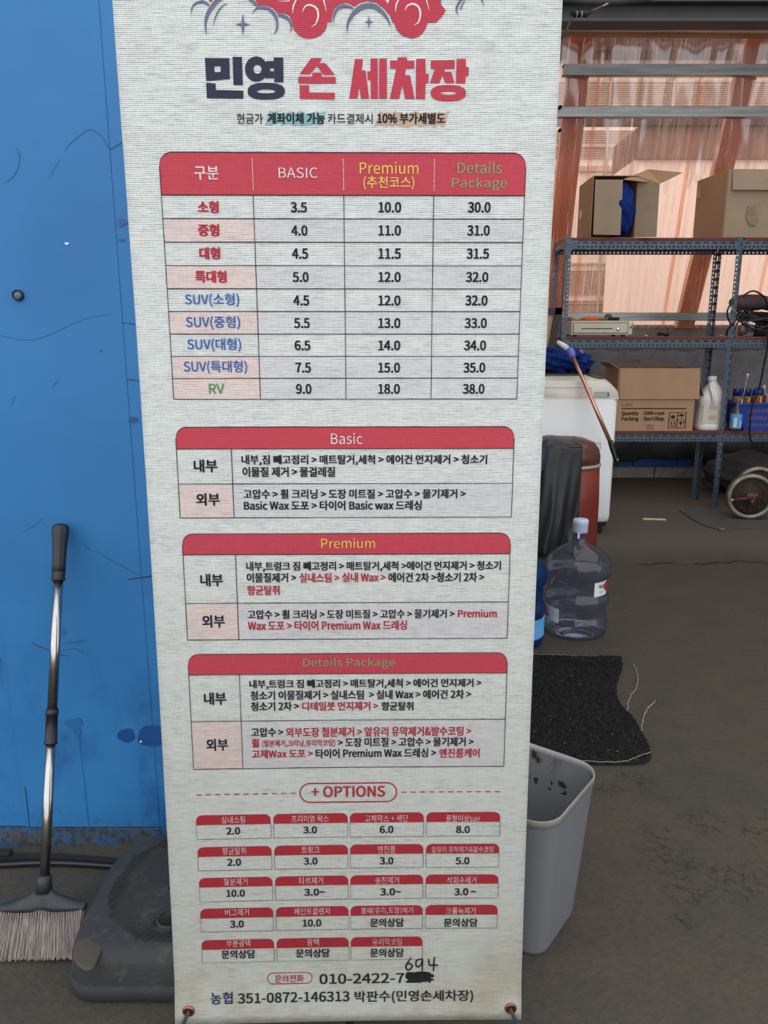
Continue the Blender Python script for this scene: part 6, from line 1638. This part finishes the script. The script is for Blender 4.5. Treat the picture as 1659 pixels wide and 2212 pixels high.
# sink a socket hole into the body
hc = fl(362, 1992, .10)
cm_ = bpy.data.meshes.new('cut'); cb = MB(); cb.lathe([(.023, .02), (.023, .2)], (hc.x + .006, hc.y, 0), 28, sx=1.0, sy=.95); cut = cb.build('cut', None, None); cut.location = (0, 0, 0)
md = bo_.modifiers.new('b', 'BOOLEAN'); md.operation = 'DIFFERENCE'; md.object = cut; md.solver = 'EXACT'
bpy.context.view_layer.update(); dg = bpy.context.evaluated_depsgraph_get()
nm = bpy.data.meshes.new_from_object(bo_.evaluated_get(dg)); bo_.modifiers.clear(); bo_.data = nm; bpy.data.objects.remove(cut)
m = MB(); m.lathe([(.0235, .101), (.0275, .1005), (.0275, .110), (.0245, .112), (.0230, .109), (.0230, .06)], (hc.x + .006, hc.y, 0), 28, cap=False); m.build('socket_ring', M_BASE, t)
hc2 = fl(380, 1922, .105); m = MB(); m.lathe([(.018, .104), (.018, .112), (.0155, .113), (.0150, .108)], (hc2.x, hc2.y, 0), 24, cap=False); m.build('socket_ring', M_BASE, t)
m = MB(); m.loft([[Vector((x, y, z)) for x, y in rrect(bx0 + .125 + i_, bx1 - .10 - i_, by1 - .085 + i_, by1 - .018 - i_, .02)] for z, i_ in ((.095, 0), (.128, .002), (.134, .010))]); m.build('back_step', M_BASE, t)
# tread ribs
def in_tread(x, y):
    A = [fl(230, 1925, .107), fl(232, 1985, .107), fl(292, 2030, .107), fl(420, 2038, .107), fl(640, 2030, .107), fl(640, 1800, .107), fl(366, 1808, .107), fl(285, 1850, .107)]
    return inside(x, y, [(p.x, p.y) for p in A])
ribs = MB(); cnt = 0
y = by0 - .22
while y < by1 - .0:
    run = None; xs_ = []
    n = 90
    for i in range(n + 1):
        x = bx0 + .03 + (bx1 - bx0 - .06) * i / n; yy = y + (x - bx0) * .40
        ok = in_tread(x, yy) and math.hypot(x - hc.x - .006, yy - hc.y) > .032 and math.hypot(x - hc2.x, yy - hc2.y) > .024 and math.hypot(x + .06, yy - 1.235) > .02
        if ok: xs_.append((x, yy))
        if (not ok or i == n) and xs_:
            if len(xs_) > 3:
                a, b = xs_[0], xs_[-1]; hz = .1072
                w = .0016
                ribs.add([(a[0], a[1] - w, .100), (b[0], b[1] - w, .100), (b[0], b[1] - w * .6, hz + .0013), (a[0], a[1] - w * .6, hz + .0013), (a[0], a[1] + w, .100), (b[0], b[1] + w, .100), (b[0], b[1] + w * .6, hz + .0013), (a[0], a[1] + w * .6, hz + .0013)],
                         [(0, 1, 2, 3), (7, 6, 5, 4), (3, 2, 6, 7), (0, 3, 7, 4), (1, 5, 6, 2)])
            xs_ = []
    y += .0064
ribs.build('tread_ribs', M_BASE, t)['kind'] = 'stuff'
# worn dusty corner recess
cc = fl(190, 2062, .09)
m = MB(); q8 = [fl(a, b, .0985) for a, b in ((160, 2045), (172, 2030), (196, 2026), (218, 2032), (222, 2050), (212, 2075), (202, 2093), (186, 2098), (168, 2088), (158, 2070))]
sm8 = [Vector(p) for p in smoothline([tuple(p) for p in q8] + [tuple(q8[0])], 4)][:-1]
ctr = sum(sm8, Vector()) / len(sm8)
lo = [[v + Vector((0, 0, .000)) for v in sm8], [ctr + (v - ctr) * .95 + Vector((0, 0, .0030)) for v in sm8], [ctr + (v - ctr) * .80 + Vector((0, 0, .0036)) for v in sm8]]
m.loft(lo); m.build('corner_pad', M_BASED, t)
# cord with connector under the roof beam, beside the banner top
t = thing('overhead_cable', at(1235, 30, 3.2), 'black cord with a ribbed connector up beside the banner', 'cable')
q = [at(1170, 110, 3.0), at(1217, 78, 3.05), at(1226, 58, 3.1), at(1236, 36, 3.2)]
MB().tube(smoothline([tuple(p) for p in q], 5), .0045, 8).build('cord', M_BLACKM, t)
a, b = at(1235, 31, 3.2), at(1268, 31, 3.22)
MB().tube([a, b], .0105, 12).build('connector', M_BLACKM, t)
for px in (1245.5, 1256): MB().tube([at(px - 1, 31, 3.205), at(px + 1, 31, 3.205)], .0112, 12).build('connector_band', M_BAND, t)
MB().tube([b, at(1280, 24, 3.3), at(1300, 14, 3.6)], [.004, .006, .004], 8).build('cord', M_BLACKM, t); MB().tube([at(1300, 14, 3.6), at(1318, 5, 3.9), at(1330, -4, 4.2)], .003, 8).build('cord', M_BAND, t)
MB().tube([at(1150, -10, 3.3), at(1217, 3, 3.4), at(1260, 6, 3.5), at(1320, 6, 3.9), at(1420, -6, 4.4)], .012, 8).build('cord', M_BLACKM, t)
